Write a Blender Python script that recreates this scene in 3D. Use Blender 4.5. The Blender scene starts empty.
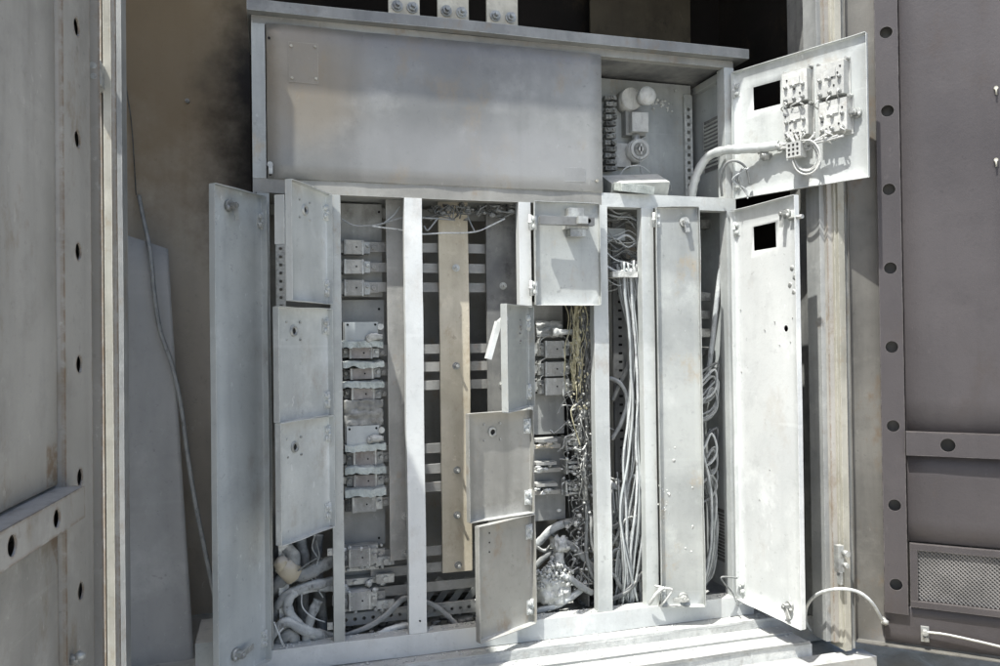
import bpy, bmesh, math, random
from mathutils import Vector, Matrix, noise
random.seed(7)
rad = math.radians
SC = bpy.context.scene
COL = SC.collection

# ---------------------------------------------------------------- camera
F_PX, YAW, PITCH, ROLL = 790.0, 73.9, 0.58, 0.75
CAM = Vector((0.0524, -2.5555, 0.9612))
_y, _p, _a = rad(YAW), rad(PITCH), rad(ROLL)
FWD = Vector((math.cos(_y)*math.cos(_p), math.sin(_y)*math.cos(_p), math.sin(_p)))
_r = Vector((math.sin(_y), -math.cos(_y), 0)); _u = _r.cross(FWD)
RGT = _r*math.cos(_a) - _u*math.sin(_a); UPV = _r*math.sin(_a) + _u*math.cos(_a)
cd = bpy.data.cameras.new('camera'); cam = bpy.data.objects.new('camera', cd); COL.objects.link(cam)
m3 = Matrix((RGT, UPV, -FWD)).transposed()
cam.matrix_world = Matrix.Translation(CAM) @ m3.to_4x4()
cd.sensor_width = 36; cd.lens = F_PX/1000*36; cd.clip_start = 0.02; cd.clip_end = 500
SC.camera = cam

# ---------------------------------------------------------------- light
SUN = Vector((0.44, 0.305, -1.0)).normalized()
w = bpy.data.worlds.new('World'); SC.world = w; w.use_nodes = True
nt = w.node_tree; sky = nt.nodes.new('ShaderNodeTexSky'); sky.sky_type = 'NISHITA'; sky.sun_disc = False
sky.sun_elevation = math.asin(-SUN.z); sky.sun_rotation = math.atan2(-SUN.x, -SUN.y)
sky.air_density = 0.8; sky.dust_density = 3.0; sky.ozone_density = 0.8
nt.links.new(sky.outputs[0], nt.nodes['Background'].inputs[0]); nt.nodes['Background'].inputs[1].default_value = 0.145
ld = bpy.data.lights.new('sun', 'SUN'); ld.energy = 4.2; ld.angle = rad(0.6); ld.color = (1, .985, .955)
lo = bpy.data.objects.new('sun', ld); COL.objects.link(lo)
lo.rotation_euler = SUN.to_track_quat('-Z', 'Y').to_euler(); lo.location = (-3, -3, 6)
SC.view_settings.view_transform = 'Standard'; SC.view_settings.look = 'None'
SC.view_settings.exposure = 1.0; SC.view_settings.gamma = 1

# ---------------------------------------------------------------- placing helpers
def ray(px, py): return FWD + RGT*((px-500)/F_PX) - UPV*((py-333)/F_PX)
def at(px, py, Y=0.0):
    d = ray(px, py); return CAM + d*((Y-CAM.y)/d.y)
def rect(px0, py0, px1, py1, Y):
    cx, cy = (px0+px1)/2, (py0+py1)/2
    return at(px0, cy, Y).x, at(px1, cy, Y).x, at(cx, py1, Y).z, at(cx, py0, Y).z
def onplane(px, py, H, th):
    d = ray(px, py); n = Vector((-math.sin(th), math.cos(th), 0))
    p = CAM + d*((Vector(H)-CAM).dot(n)/d.dot(n))
    return (p-Vector(H)).dot(Vector((math.cos(th), math.sin(th), 0))), p.z

# ---------------------------------------------------------------- materials
MATS = {}
def mat(name, c1, c2, spot=None, spot_amt=.45, scale=3.0, rough=.6, bump=.25, dust=None, dust_amt=.8, streak=.35, metal=0., fine=60., spec=.4, var=.0, smudge=.5, tone_clouds=(), edge=None, edge_r=.004, mottle=.2, tint=(.968, 1.0, .987), chips=.28):
    c1, c2 = tuple(a*b for a, b in zip(c1, tint)), tuple(a*b for a, b in zip(c2, tint))
    if dust: dust = tuple(a*b for a, b in zip(dust, tint))
    if edge: edge = tuple(a*b for a, b in zip(edge, tint))
    m = bpy.data.materials.new(name); m.use_nodes = True
    t = m.node_tree; N = t.nodes; L = t.links; b = N['Principled BSDF']
    def nd(k, **kw):
        n = N.new(k)
        for a, v in kw.items(): setattr(n, a, v)
        return n
    tc = nd('ShaderNodeTexCoord'); oi = nd('ShaderNodeObjectInfo')
    sc = nd('ShaderNodeVectorMath', operation='SCALE'); sc.inputs[0].default_value = (13, 7, 19); L.new(oi.outputs['Random'], sc.inputs['Scale'])
    ad = nd('ShaderNodeVectorMath', operation='ADD'); L.new(tc.outputs['Object'], ad.inputs[0]); L.new(sc.outputs[0], ad.inputs[1])
    def noi(s, det=6, r=.6, stretch=None):
        n = nd('ShaderNodeTexNoise'); n.inputs['Scale'].default_value = s; n.inputs['Detail'].default_value = det; n.inputs['Roughness'].default_value = r
        if stretch:
            mp = nd('ShaderNodeMapping'); mp.inputs['Scale'].default_value = stretch; L.new(ad.outputs[0], mp.inputs[0]); L.new(mp.outputs[0], n.inputs['Vector'])
        else: L.new(ad.outputs[0], n.inputs['Vector'])
        return n.outputs['Fac']
    def ramp(f, a, bb):
        r = nd('ShaderNodeMapRange', interpolation_type='SMOOTHSTEP'); r.inputs[1].default_value = a; r.inputs[2].default_value = bb; L.new(f, r.inputs[0]); return r.outputs[0]
    def mix(f, a, bb, bt='MIX'):
        x = nd('ShaderNodeMix', data_type='RGBA', blend_type=bt)
        for s, v in ((0, f), (6, a), (7, bb)):
            if isinstance(v, (int, float)): x.inputs[s].default_value = v
            elif isinstance(v, tuple): x.inputs[s].default_value = (*v, 1)
            else: L.new(v, x.inputs[s])
        return x.outputs[2]
    def mul(a, k):
        x = nd('ShaderNodeMath', operation='MULTIPLY'); L.new(a, x.inputs[0])
        if isinstance(k, (int, float)): x.inputs[1].default_value = k
        else: L.new(k, x.inputs[1])
        return x.outputs[0]
    big = noi(scale, 5, .55)
    col = mix(ramp(big, .32, .68), c1, c2)
    st = noi(scale*4, 4, .6, (1, 1, .12))
    dk = tuple(v*.55 for v in c1)
    col = mix(mul(ramp(st, .45, .75), streak), col, dk)
    sm = noi(scale*2.3, 8, .7)
    col = mix(mul(ramp(sm, .52, .75), smudge), col, tuple(min(1, v*1.35) for v in c2))
    if spot:
        sp = noi(scale*1.7+1.3, 9, .72, (1.3, 1.1, .8))
        col = mix(mul(ramp(sp, .54, .70), spot_amt), col, spot)
    if mottle:
        mo = noi(scale*5.5, 7, .68)
        col = mix(mul(ramp(mo, .50, .70), mottle), col, tuple(v*.62 for v in c1))
        sl = noi(scale*9, 3, .5, (.06, .06, 1.6)); col = mix(mul(ramp(sl, .66, .72), mottle*.5), col, tuple(min(1, v*1.3) for v in c2))
    fn = noi(fine, 4, .7)
    if chips:
        c_a = mul(ramp(noi(38, 5, .62), .655, .672), ramp(noi(scale*1.6, 3, .5), .45, .62)); col = mix(mul(c_a, chips), col, tuple(v*.3 for v in c1))
        c_b = mul(ramp(noi(47, 5, .6, (1, 1, .55)), .66, .675), ramp(noi(scale*1.3+.7, 3, .5), .45, .62)); col = mix(mul(c_b, chips), col, tuple(min(.8, v*1.6) for v in c2))
    col = mix(mul(ramp(fn, .58, .75), .28), col, tuple(v*.45 for v in c1))
    if edge:
        bv = nd('ShaderNodeBevel', samples=4); bv.inputs['Radius'].default_value = edge_r; gn = nd('ShaderNodeNewGeometry')
        dt_ = nd('ShaderNodeVectorMath', operation='DOT_PRODUCT'); L.new(bv.outputs[0], dt_.inputs[0]); L.new(gn.outputs['Normal'], dt_.inputs[1])
        col = mix(mul(mul(ramp(dt_.outputs['Value'], .985, .88), .8), ramp(noi(34, 5, .75), .36, .58)), col, edge)
    if dust:
        ge = nd('ShaderNodeNewGeometry'); sx = nd('ShaderNodeSeparateXYZ'); L.new(ge.outputs['Normal'], sx.inputs[0])
        dn = mul(ramp(sx.outputs['Z'], .25, .8), ramp(noi(22, 5, .7), .25, .55))
        col = mix(mul(dn, dust_amt), col, dust)
    for (sx_, sy_, sz_), rx_, rz_, am_, sc_c in tone_clouds:      # sooty, brown and paler clouds of colour: centre and half-widths in metres
        g2 = nd('ShaderNodeNewGeometry'); mp = nd('ShaderNodeMapping', vector_type='POINT'); mp.inputs['Location'].default_value = (-sx_/rx_, 0, -sz_/rz_); mp.inputs['Scale'].default_value = (1/rx_, 0, 1/rz_)
        L.new(g2.outputs['Position'], mp.inputs[0]); ln = nd('ShaderNodeVectorMath', operation='LENGTH'); L.new(mp.outputs[0], ln.inputs[0])
        aa = nd('ShaderNodeMath', operation='MULTIPLY_ADD'); L.new(noi(4.5, 6, .65), aa.inputs[0]); aa.inputs[1].default_value = .9; L.new(ln.outputs['Value'], aa.inputs[2])
        col = mix(mul(ramp(aa.outputs[0], 1.6, .75), am_), col, sc_c)
    if var:
        hv = nd('ShaderNodeHueSaturation'); mr = nd('ShaderNodeMapRange'); mr.inputs[3].default_value = 1-var; mr.inputs[4].default_value = 1+var
        L.new(oi.outputs['Random'], mr.inputs[0]); L.new(mr.outputs[0], hv.inputs['Value']); L.new(col, hv.inputs['Color']); col = hv.outputs[0]
    L.new(col, b.inputs['Base Color'])
    rr = nd('ShaderNodeMapRange'); rr.inputs[3].default_value = max(.05, rough-.14); rr.inputs[4].default_value = min(1, rough+.14); L.new(sm, rr.inputs[0]); L.new(rr.outputs[0], b.inputs['Roughness'])
    b.inputs['Metallic'].default_value = metal; b.inputs['Specular IOR Level'].default_value = spec
    bp = nd('ShaderNodeBump'); bp.inputs['Strength'].default_value = bump; bp.inputs['Distance'].default_value = .004
    hs = nd('ShaderNodeMath', operation='ADD'); L.new(fn, hs.inputs[0]); L.new(sm, hs.inputs[1])
    L.new(hs.outputs[0], bp.inputs['Height']); L.new(bp.outputs[0], b.inputs['Normal'])
    MATS[name] = m; return m
ASH = (.62, .61, .58)
mat('ash_steel', (.24, .248, .242), (.37, .376, .36), (.30, .23, .13), .5, 2.6, .45, .22, ASH, .7, .4, .2, spec=.5, edge=(.55, .55, .53))
mat('ash_steel_warm', (.20, .192, .175), (.30, .29, .265), (.20, .13, .065), .6, 2.8, .45, .22, ASH, .6, .45, .2, edge=(.45, .44, .42))
mat('pale_steel', (.37, .379, .374), (.51, .518, .503), (.26, .225, .18), .5, 2.4, .45, .22, ASH, .8, .4, .15, edge=(.62, .62, .60))
mat('white_steel', (.47, .476, .474), (.58, .582, .57), (.40, .37, .32), .35, 2.2, .5, .2, ASH, .8, .25, .1, edge=(.70, .70, .68), mottle=.25)
mat('upper_steel', (.165, .163, .156), (.255, .252, .24), (.24, .185, .11), .45, 1.5, .40, .14, ASH, .5, .5, metal=.3, edge=(.5, .49, .46), tone_clouds=[((.16, 0, 1.80), .22, .30, .55, (.21, .17, .11)), ((.75, 0, 1.93), .55, .10, .4, (.13, .13, .13)), ((.75, 0, 1.58), .6, .14, .4, (.33, .33, .32))])  # warm cloud at left, darker one along the top, paler one at the bottom
mat('blue_steel', (.30, .317, .318), (.42, .434, .43), (.22, .20, .17), .4, 2.0, .6, .2, ASH, .6, .35, .0, edge=(.48, .48, .47))
mat('ivory_bar', (.37, .335, .25), (.50, .46, .36), (.25, .17, .09), .5, 4, .65, .2, ASH, .6, .3, tint=(1, 1, 1))
mat('soot_shade_bar', (.10, .10, .10), (.22, .215, .20), (.03, .03, .03), .7, 5, .7, .25, ASH, .5, .4)
mat('busbar', (.20, .195, .185), (.31, .30, .28), (.26, .175, .10), .45, 5, .5, .25, ASH, .7, .35, metal=.2, edge=(.42, .40, .37))
mat('plate', (.20, .20, .193), (.31, .31, .295), (.10, .09, .08), .5, 4, .65, .25, ASH, .6, .4)
mat('dark_steel', (.13, .13, .13), (.20, .20, .195), (.09, .08, .07), .5, 6, .5, .2, ASH, .25, .3, .3)
mat('fuse_grey', (.26, .255, .24), (.38, .37, .345), (.14, .12, .10), .5, 14, .7, .4, ASH, .7, .35, var=.2, spec=.08)
mat('fuse_brown', (.215, .195, .185), (.32, .295, .28), (.15, .11, .08), .5, 14, .75, .35, ASH, .9, .3, var=.12, spec=.08)
mat('ash_board', (.34, .365, .345), (.47, .49, .465), (.20, .20, .18), .6, 16, .9, .9, (.56, .57, .54), .8, .3, fine=110, mottle=.4, spec=.08)
mat('zinc', (.22, .22, .215), (.42, .42, .40), (.15, .12, .09), .5, 25, .42, .4, ASH, .8, .2, metal=.4, var=.2)
mat('lug', (.42, .39, .32), (.55, .52, .44), (.20, .16, .10), .5, 14, .5, .3, ASH, .6, .2, tint=(.975, 1, .985))
mat('cable', (.25, .258, .26), (.37, .375, .37), (.07, .07, .068), .8, 18, .85, .8, ASH, .7, .1, var=.45, spec=.08)
mat('cable_dark', (.12, .125, .125), (.25, .25, .24), (.06, .06, .06), .5, 20, .9, .7, ASH, .75, .1, var=.3, spec=.08)
mat('char', (.09, .09, .086), (.25, .25, .238), (.28, .265, .23), .5, 28, .95, 1., ASH, .85, .1, var=.3, spec=.08)
mat('strand', (.24, .225, .14), (.38, .36, .25), (.10, .09, .06), .6, 30, .9, .8, ASH, .4, .1, var=.3, spec=.08, tint=(1, 1, 1))
mat('ash_lump', (.33, .33, .315), (.58, .575, .55), (.18, .17, .155), .6, 24, .95, 1., (.70, .69, .66), .9, .1, fine=140, spec=.08)
mat('black_hole', (.008, .008, .008), (.014, .014, .013), None, 0, 6, .9, .1, None, 0, .1)
mat('relay', (.32, .32, .31), (.45, .445, .425), (.20, .175, .14), .5, 12, .7, .4, ASH, .9, .25, var=.12)
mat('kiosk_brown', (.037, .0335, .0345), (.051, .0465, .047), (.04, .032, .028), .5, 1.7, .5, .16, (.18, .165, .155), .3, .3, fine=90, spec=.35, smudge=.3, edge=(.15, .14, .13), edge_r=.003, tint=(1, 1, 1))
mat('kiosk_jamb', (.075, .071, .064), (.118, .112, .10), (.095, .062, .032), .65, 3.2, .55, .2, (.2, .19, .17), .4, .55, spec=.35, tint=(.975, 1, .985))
mat('kiosk_left', (.255, .246, .218), (.36, .35, .317), (.17, .12, .06), .6, 1.7, .5, .18, ASH, .4, .5, spec=.4, metal=.1, edge=(.16, .10, .05), edge_r=.010, mottle=.25, tint=(1, 1, 1))
mat('cream_trim', (.25, .238, .20), (.345, .33, .285), (.20, .145, .08), .6, 4, .55, .15, ASH, .5, .55, edge=(.5, .48, .42), tint=(.975, 1, .985))
mat('grey_trim', (.20, .203, .20), (.29, .29, .278), (.16, .12, .075), .55, 4, .5, .15, ASH, .5, .5, edge=(.4, .4, .38), tint=(.975, 1, .985))
mat('brown_wall', (.46, .42, .34), (.58, .54, .46), (.17, .13, .08), .6, 1.5, .65, .2, None, 0, .5, spec=.3, smudge=.25, tone_clouds=[((-.30, 0, 2.10), .55, .80, .85, (.235, .175, .10)), ((.04, 0, 1.75), .27, .75, .97, (.012, .011, .010)), ((-.35, 0, 2.75), .5, .5, .7, (.03, .025, .02))], tint=(1, 1, 1))
mat('soot_shade_wall', (.010, .009, .008), (.022, .019, .016), (.05, .037, .02), .5, 1.3, .85, .15, None, 0, .2, spec=.15, smudge=.1, tint=(1, 1, 1))
mat('shaded_top_steel', (.15, .152, .15), (.23, .23, .22), (.17, .125, .075), .5, 3, .45, .2, ASH, .5, .4, .2, edge=(.42, .42, .40))  # shade on the top lip is put into this darker colour
mat('sooty_board', (.055, .045, .032), (.09, .075, .052), (.02, .018, .015), .6, 2, .8, .2, None, 0, .4, spec=.2)
mat('lean_sheet', (.34, .335, .326), (.41, .404, .392), (.22, .20, .17), .4, 1.4, .55, .12, ASH, .3, .3)
mat('floor_ash', (.36, .36, .35), (.50, .495, .475), (.20, .185, .16), .6, 5, .8, .7, (.47, .465, .445), .6, .3, fine=70, edge=(.5, .5, .48), mottle=.4)
mat('mesh_wire', (.10, .095, .092), (.16, .15, .145), None, 0, 8, .6, .2, (.25, .24, .23), .5, .1)
mat('earth', (.32, .27, .18), (.46, .40, .29), (.16, .16, .08), .5, 6, .95, 1., None, 0, .1, fine=30, tint=(1, 1, 1))
mat('paving', (.42, .41, .38), (.50, .49, .46), (.30, .27, .23), .5, .7, .9, .5, None, 0, .1, fine=25, tint=(1, 1, 1))

# ---------------------------------------------------------------- object helpers
def link(o, parent=None):
    COL.objects.link(o)
    if parent: o.parent = parent
    return o
def wloc(o):
    v = Vector((0, 0, 0))
    while o: v += o.location; o = o.parent
    return v
def thing(name, label, cat, loc=(0, 0, 0), rz=0, group=None):
    o = bpy.data.objects.new(name, None); o.location = loc; o.rotation_euler = (0, 0, rz); o.empty_display_size = .05
    o['label'] = label; o['category'] = cat
    if group: o['group'] = group
    return link(o)
def tag(o, label, cat, group=None):
    o['label'] = label; o['category'] = cat
    if group: o['group'] = group
    return o
class MB:
    """collects geometry for ONE mesh object"""
    def __init__(s): s.bm = bmesh.new()
    def box(s, x0, x1, y0, y1, z0, z1, M=None):
        c = [(x0, y0, z0), (x1, y0, z0), (x1, y1, z0), (x0, y1, z0), (x0, y0, z1), (x1, y0, z1), (x1, y1, z1), (x0, y1, z1)]
        vs = [s.bm.verts.new(M @ Vector(p) if M else p) for p in c]
        for f in ((0, 3, 2, 1), (4, 5, 6, 7), (0, 1, 5, 4), (1, 2, 6, 5), (2, 3, 7, 6), (3, 0, 4, 7)): s.bm.faces.new([vs[i] for i in f])
        return s
    def cyl(s, p0, p1, r, n=12, r1=None, cap=True):
        p0, p1 = Vector(p0), Vector(p1); d = (p1-p0).normalized()
        a = d.orthogonal().normalized(); b = d.cross(a); r1 = r if r1 is None else r1
        A = [s.bm.verts.new(p0+(a*math.cos(k*2*math.pi/n)+b*math.sin(k*2*math.pi/n))*r) for k in range(n)]
        B = [s.bm.verts.new(p1+(a*math.cos(k*2*math.pi/n)+b*math.sin(k*2*math.pi/n))*r1) for k in range(n)]
        for k in range(n):
            f = s.bm.faces.new((A[k], A[(k+1) % n], B[(k+1) % n], B[k])); f.smooth = n > 7
        if cap: s.bm.faces.new(A[::-1]); s.bm.faces.new(B)
        return s
    def tube(s, pts, r, n=8, sub=7, jit=0, seed=0):
        P = [Vector(p) for p in pts]; Q = []
        if len(P) < 3: sub_ = 1
        for i in range(len(P)-1):
            a, b, c, d = P[max(i-1, 0)], P[i], P[i+1], P[min(i+2, len(P)-1)]
            for k in range(sub):
                t = k/sub
                Q.append(.5*((2*b)+(c-a)*t+(2*a-5*b+4*c-d)*t*t+(3*b-a-3*c+d)*t**3))
        Q.append(P[-1])
        if jit: Q = [q+Vector(noise.noise_vector(q*14+Vector((seed*3.1, seed, 0))))*jit for q in Q]
        prev = None; a = None
        for i, q in enumerate(Q):
            d = (Q[min(i+1, len(Q)-1)]-Q[max(i-1, 0)]).normalized()
            a = d.orthogonal().normalized() if a is None else (a-d*a.dot(d)).normalized()
            b = d.cross(a); rr = r*(1+(.22*noise.noise(q*60+Vector((seed, 0, 0))) if jit else 0))
            ring = [s.bm.verts.new(q+(a*math.cos(k*2*math.pi/n)+b*math.sin(k*2*math.pi/n))*rr) for k in range(n)]
            if prev:
                for k in range(n):
                    f = s.bm.faces.new((prev[k], prev[(k+1) % n], ring[(k+1) % n], ring[k])); f.smooth = True
            else: s.bm.faces.new(ring[::-1])
            prev = ring
        s.bm.faces.new(prev); return s
    def ball(s, c, r, sub=2, amp=0, fr=40, sq=(1, 1, 1)):
        g = bmesh.ops.create_icosphere(s.bm, subdivisions=sub, radius=1)
        for v in g['verts']:
            n = v.co.normalized(); k = 1+amp*noise.noise(n*2.2+Vector(c)*fr)+amp*.5*noise.noise(n*6+Vector(c)*fr)
            v.co = Vector((n.x*sq[0], n.y*sq[1], n.z*sq[2]))*r*k+Vector(c)
        for f in {f for v in g['verts'] for f in v.link_faces}: f.smooth = True
        return s
    def poly(s, pts): s.bm.faces.new([s.bm.verts.new(p) for p in pts]); return s
    def bevel(s, w=.002, seg=2):
        es = [e for e in s.bm.edges if len(e.link_faces) == 2 and e.calc_face_angle(0) > .6]
        bmesh.ops.bevel(s.bm, geom=es, offset=w, segments=seg, affect='EDGES', clamp_overlap=True); return s
    def xform(s, M): bmesh.ops.transform(s.bm, matrix=M, verts=s.bm.verts[:]); return s
    def warp(s, amp, fr=3, seed=0):
        for v in s.bm.verts: v.co += Vector(noise.noise_vector(v.co*fr+Vector((seed, seed*2, 0))))*amp
        return s
    def mesh(s, name, m):
        me = bpy.data.meshes.new(name); bmesh.ops.recalc_face_normals(s.bm, faces=s.bm.faces[:]); s.bm.to_mesh(me); s.bm.free()
        me.materials.append(MATS[m]); return me
    def build(s, name, m, parent=None, local=False):
        """verts are in world space unless local; a child is shifted into its parent's frame"""
        o = bpy.data.objects.new(name, None if False else s.mesh(name, m))
        if parent and not local:
            pl = wloc(parent); o.data.transform(Matrix.Translation(-pl))
        return link(o, parent)
def solid(o, t, off=0):
    md = o.modifiers.new('thickness', 'SOLIDIFY'); md.thickness = t; md.offset = off; return o
def bx(name, m, parent, x0, x1, y0, y1, z0, z1, bev=.002, warp=0):
    b = MB().box(min(x0, x1), max(x0, x1), y0, y1, min(z0, z1), max(z0, z1))
    if bev: b.bevel(bev)
    return b.build(name, m, parent)
def bar(name, m, parent, x0, x1, y0, y1, z0, z1, bev=.003, amp=.0018, seed=0, along='z', fr=2.2):
    """a long bar, cut into rings along its length so that it can be slightly bent by the fire"""
    b = MB().box(x0, x1, y0, y1, z0, z1); i = 2 if along == 'z' else 0
    b.bevel(bev)
    lo_, hi_ = (z0, z1) if along == 'z' else (x0, x1)
    n = max(2, int((hi_-lo_)/.06))
    for k in range(1, n):
        c = [0, 0, 0]; c[i] = lo_+(hi_-lo_)*k/n; nn = [0, 0, 0]; nn[i] = 1
        bmesh.ops.bisect_plane(b.bm, geom=b.bm.verts[:]+b.bm.edges[:]+b.bm.faces[:], plane_co=c, plane_no=nn)
    for v in b.bm.verts:
        q = v.co.copy(); t = q[i]
        v.co += Vector((noise.noise((t*fr+seed*5, seed, 0)), noise.noise((t*fr, seed*3, 9)), 0 if i == 2 else noise.noise((t*fr, 4, seed))))*amp
        v.co += Vector(noise.noise_vector(q*30))*amp*.25
    return b.build(name, m, parent)

def pan_bm(w, h, fl, side, amp=.003, seed=0, cut=(), rnd=(), nx=8, step=.06, flange='LRTB'):
    """a sheet-metal door leaf: warped face with a folded rim towards side*Y; cut = rectangular, rnd = round openings"""
    b = MB(); bm = b.bm
    xs = {round(w*i/nx, 5) for i in range(nx+1)}; nz = max(4, int(h/step)); zs = {round(h*i/nz, 5) for i in range(nz+1)}
    cells = [(x0, x1, z0, z1) for x0, x1, z0, z1 in cut]+[(x-r*1.5, x+r*1.5, z-r*1.5, z+r*1.5) for x, z, r in rnd]
    for x0, x1, z0, z1 in cells:
        xs = {x for x in xs if x in (0, round(w, 5)) or x < x0-.004 or x > x1+.004}|{x0, x1}
        zs = {z for z in zs if z in (0, round(h, 5)) or z < z0-.004 or z > z1+.004}|{z0, z1}
    xs, zs = sorted(xs), sorted(zs)
    def Y(x, z):
        e = min(1, min(x, w-x)/(.15*w))*.7+.3
        return amp*e*(noise.noise((x*5+seed*7, z*2.2, seed))+.4*noise.noise((x*11, z*6+seed, 3)))
    V = {(i, j): bm.verts.new((x, Y(x, z), z)) for i, x in enumerate(xs) for j, z in enumerate(zs)}
    for i in range(len(xs)-1):
        for j in range(len(zs)-1):
            mx, mz = (xs[i]+xs[i+1])/2, (zs[j]+zs[j+1])/2; q = [V[i, j], V[i+1, j], V[i+1, j+1], V[i, j+1]]
            if any(a < mx < c and d < mz < e for a, c, d, e in cut): continue
            rr = [r for r in rnd if abs(mx-r[0]) < r[2]*1.5 and abs(mz-r[1]) < r[2]*1.5]
            if rr:
                hx, hz, hr = rr[0]; n = 20; C = []
                for k in range(n):
                    a = -math.pi*.75+k*2*math.pi/n; x, z = hx+hr*math.cos(a), hz+hr*math.sin(a); C.append(bm.verts.new((x, Y(x, z), z)))
                s4 = n//4
                for c in range(4):
                    st = c*s4-s4//2
                    for k in range(s4): bm.faces.new((q[c], C[(st+k+1) % n], C[(st+k) % n]))
                    bm.faces.new((q[c], q[(c+1) % 4], C[(st+s4) % n]))
                continue
            f = bm.faces.new(q); f.smooth = True
    nX, nZ = len(xs)-1, len(zs)-1
    sides = dict(B=[(i, 0) for i in range(nX+1)], R=[(nX, j) for j in range(nZ+1)], T=[(i, nZ) for i in range(nX, -1, -1)], L=[(0, j) for j in range(nZ, -1, -1)])
    out = dict(B=(0, -1), R=(1, 0), T=(0, 1), L=(-1, 0))
    for k in flange:
        o = out[k]; prev = None
        for key in sides[k]:
            v = V[key]; c = v.co; wv = .0012*noise.noise((c.x*9+seed, c.z*7, 5))
            m1 = bm.verts.new((c.x+o[0]*.0018, c.y+side*.0022, c.z+o[1]*.0018)); m2 = bm.verts.new((c.x+o[0]*(.0022+wv*2), c.y+side*(fl+wv), c.z+o[1]*(.0022+wv*2)))
            if prev: bm.faces.new((prev[0], v, m1, prev[1])); bm.faces.new((prev[1], m1, m2, prev[2]))
            prev = (v, m1, m2)
    return b
def lock_parts(par, x, z, side, scale=1.3):
    """round quarter-turn lock on the inner side of a leaf: ring, dark keyhole, four screws"""
    s = scale; b = MB(); n = 16
    R = [[(x+r*math.cos(k*2*math.pi/n), side*y, z+r*math.sin(k*2*math.pi/n)) for k in range(n)] for r, y in ((.013*s, .001), (.012*s, .007), (.0078*s, .0075), (.0072*s, .0012))]
    vs = [[b.bm.verts.new(p) for p in rr] for rr in R]
    for a, c in zip(vs, vs[1:]):
        for k in range(n): b.bm.faces.new((a[k], a[(k+1) % n], c[(k+1) % n], c[k])).smooth = True
    b.build('lock', 'zinc', par, True)
    MB().cyl((x, side*.0005, z), (x, side*.0022, z), .0074*s, 14).build('keyhole', 'black_hole', par, True)
    for dx in (-1, 1):
        for dz in (-1, 1):
            MB().cyl((x+dx*.024*s, 0, z+dz*.02*s), (x+dx*.024*s, side*.0045, z+dz*.02*s), .0032*s, 8, .0025*s).build('screw', 'zinc', par, True)
def latch(par, x, z, side, ang=-1.5, L=.05):
    """lock barrel with nut and a bent tongue"""
    MB().cyl((x, 0, z), (x, side*.012, z), .017, 14).cyl((x, side*.012, z), (x, side*.03, z), .011, 6).cyl((x, side*.03, z), (x, side*.036, z), .006, 10).ball((x+.012, side*.012, z-.008), .008, 1, .4).build('latch', 'zinc', par, True)
    M = Matrix.Translation((x, side*.026, z)) @ Matrix.Rotation(ang, 4, 'Y')
    MB().box(-.006, L, -.002, .002, -.008, .008, M).bevel(.001).build('latch_tongue', 'zinc', par, True)
def hinge(par, x, z, side):
    b = MB().box(x+.001, x+.020, min(0, side*.004), max(0, side*.004), z-.024, z+.024).bevel(.001)
    for dz in (-.013, .013): b.cyl((x+.010, side*.004, z+dz), (x+.010, side*.010, z+dz), .0085, 10, .0075); b.cyl((x+.010, side*.010, z+dz), (x+.010, side*.015, z+dz), .005, 6)
    b.cyl((x-.003, side*.004, z-.026), (x-.003, side*.004, z+.026), .0055, 10); b.cyl((x-.003, side*.004, z-.004), (x-.003, side*.004, z+.004), .0075, 10)
    b.build('hinge', 'pale_steel', par, True)
def leaf(name, parent, hinge_at, deg, w, h, fl, side, m, **kw):
    """door leaf as a part of parent; its own frame has x along the leaf from the hinge, z up"""
    o = solid(pan_bm(w, h, fl, side, **kw).build(name, m, parent, True), .0018)
    o.location = Vector(hinge_at)-wloc(parent); o.rotation_euler = (0, 0, rad(deg)); return o

# ================================================================ ground
def sheet(name, x0, x1, y0, y1, z, m, hole=None, n=24):
    b = MB(); 
    V = [[b.bm.verts.new((x0+(x1-x0)*i/n, y0+(y1-y0)*j/n, z)) for j in range(n+1)] for i in range(n+1)]
    for i in range(n):
        for j in range(n): b.bm.faces.new((V[i][j], V[i+1][j], V[i+1][j+1], V[i][j+1]))
    o = b.build(name, m); o['kind'] = 'structure'; return o
sheet('ground', -60, 60, -60, 60, -.30, 'paving')
b = MB()
n = 60
V = [[b.bm.verts.new((1.3+2.4*i/n, -1.2+2.6*j/n, -.225+.035*noise.noise((i*.35, j*.35, 0))+.012*noise.noise((i*1.3, j*1.3, 5))-.05*max(0, abs(i/n-.5)*2-.85)/.15-.05*max(0, abs(j/n-.5)*2-.85)/.15)) for j in range(n+1)] for i in range(n+1)]
for i in range(n):
    for j in range(n): b.bm.faces.new((V[i][j], V[i+1][j], V[i+1][j+1], V[i][j+1])).smooth = True
o = b.build('earth', 'earth'); o['kind'] = 'structure'

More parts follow.
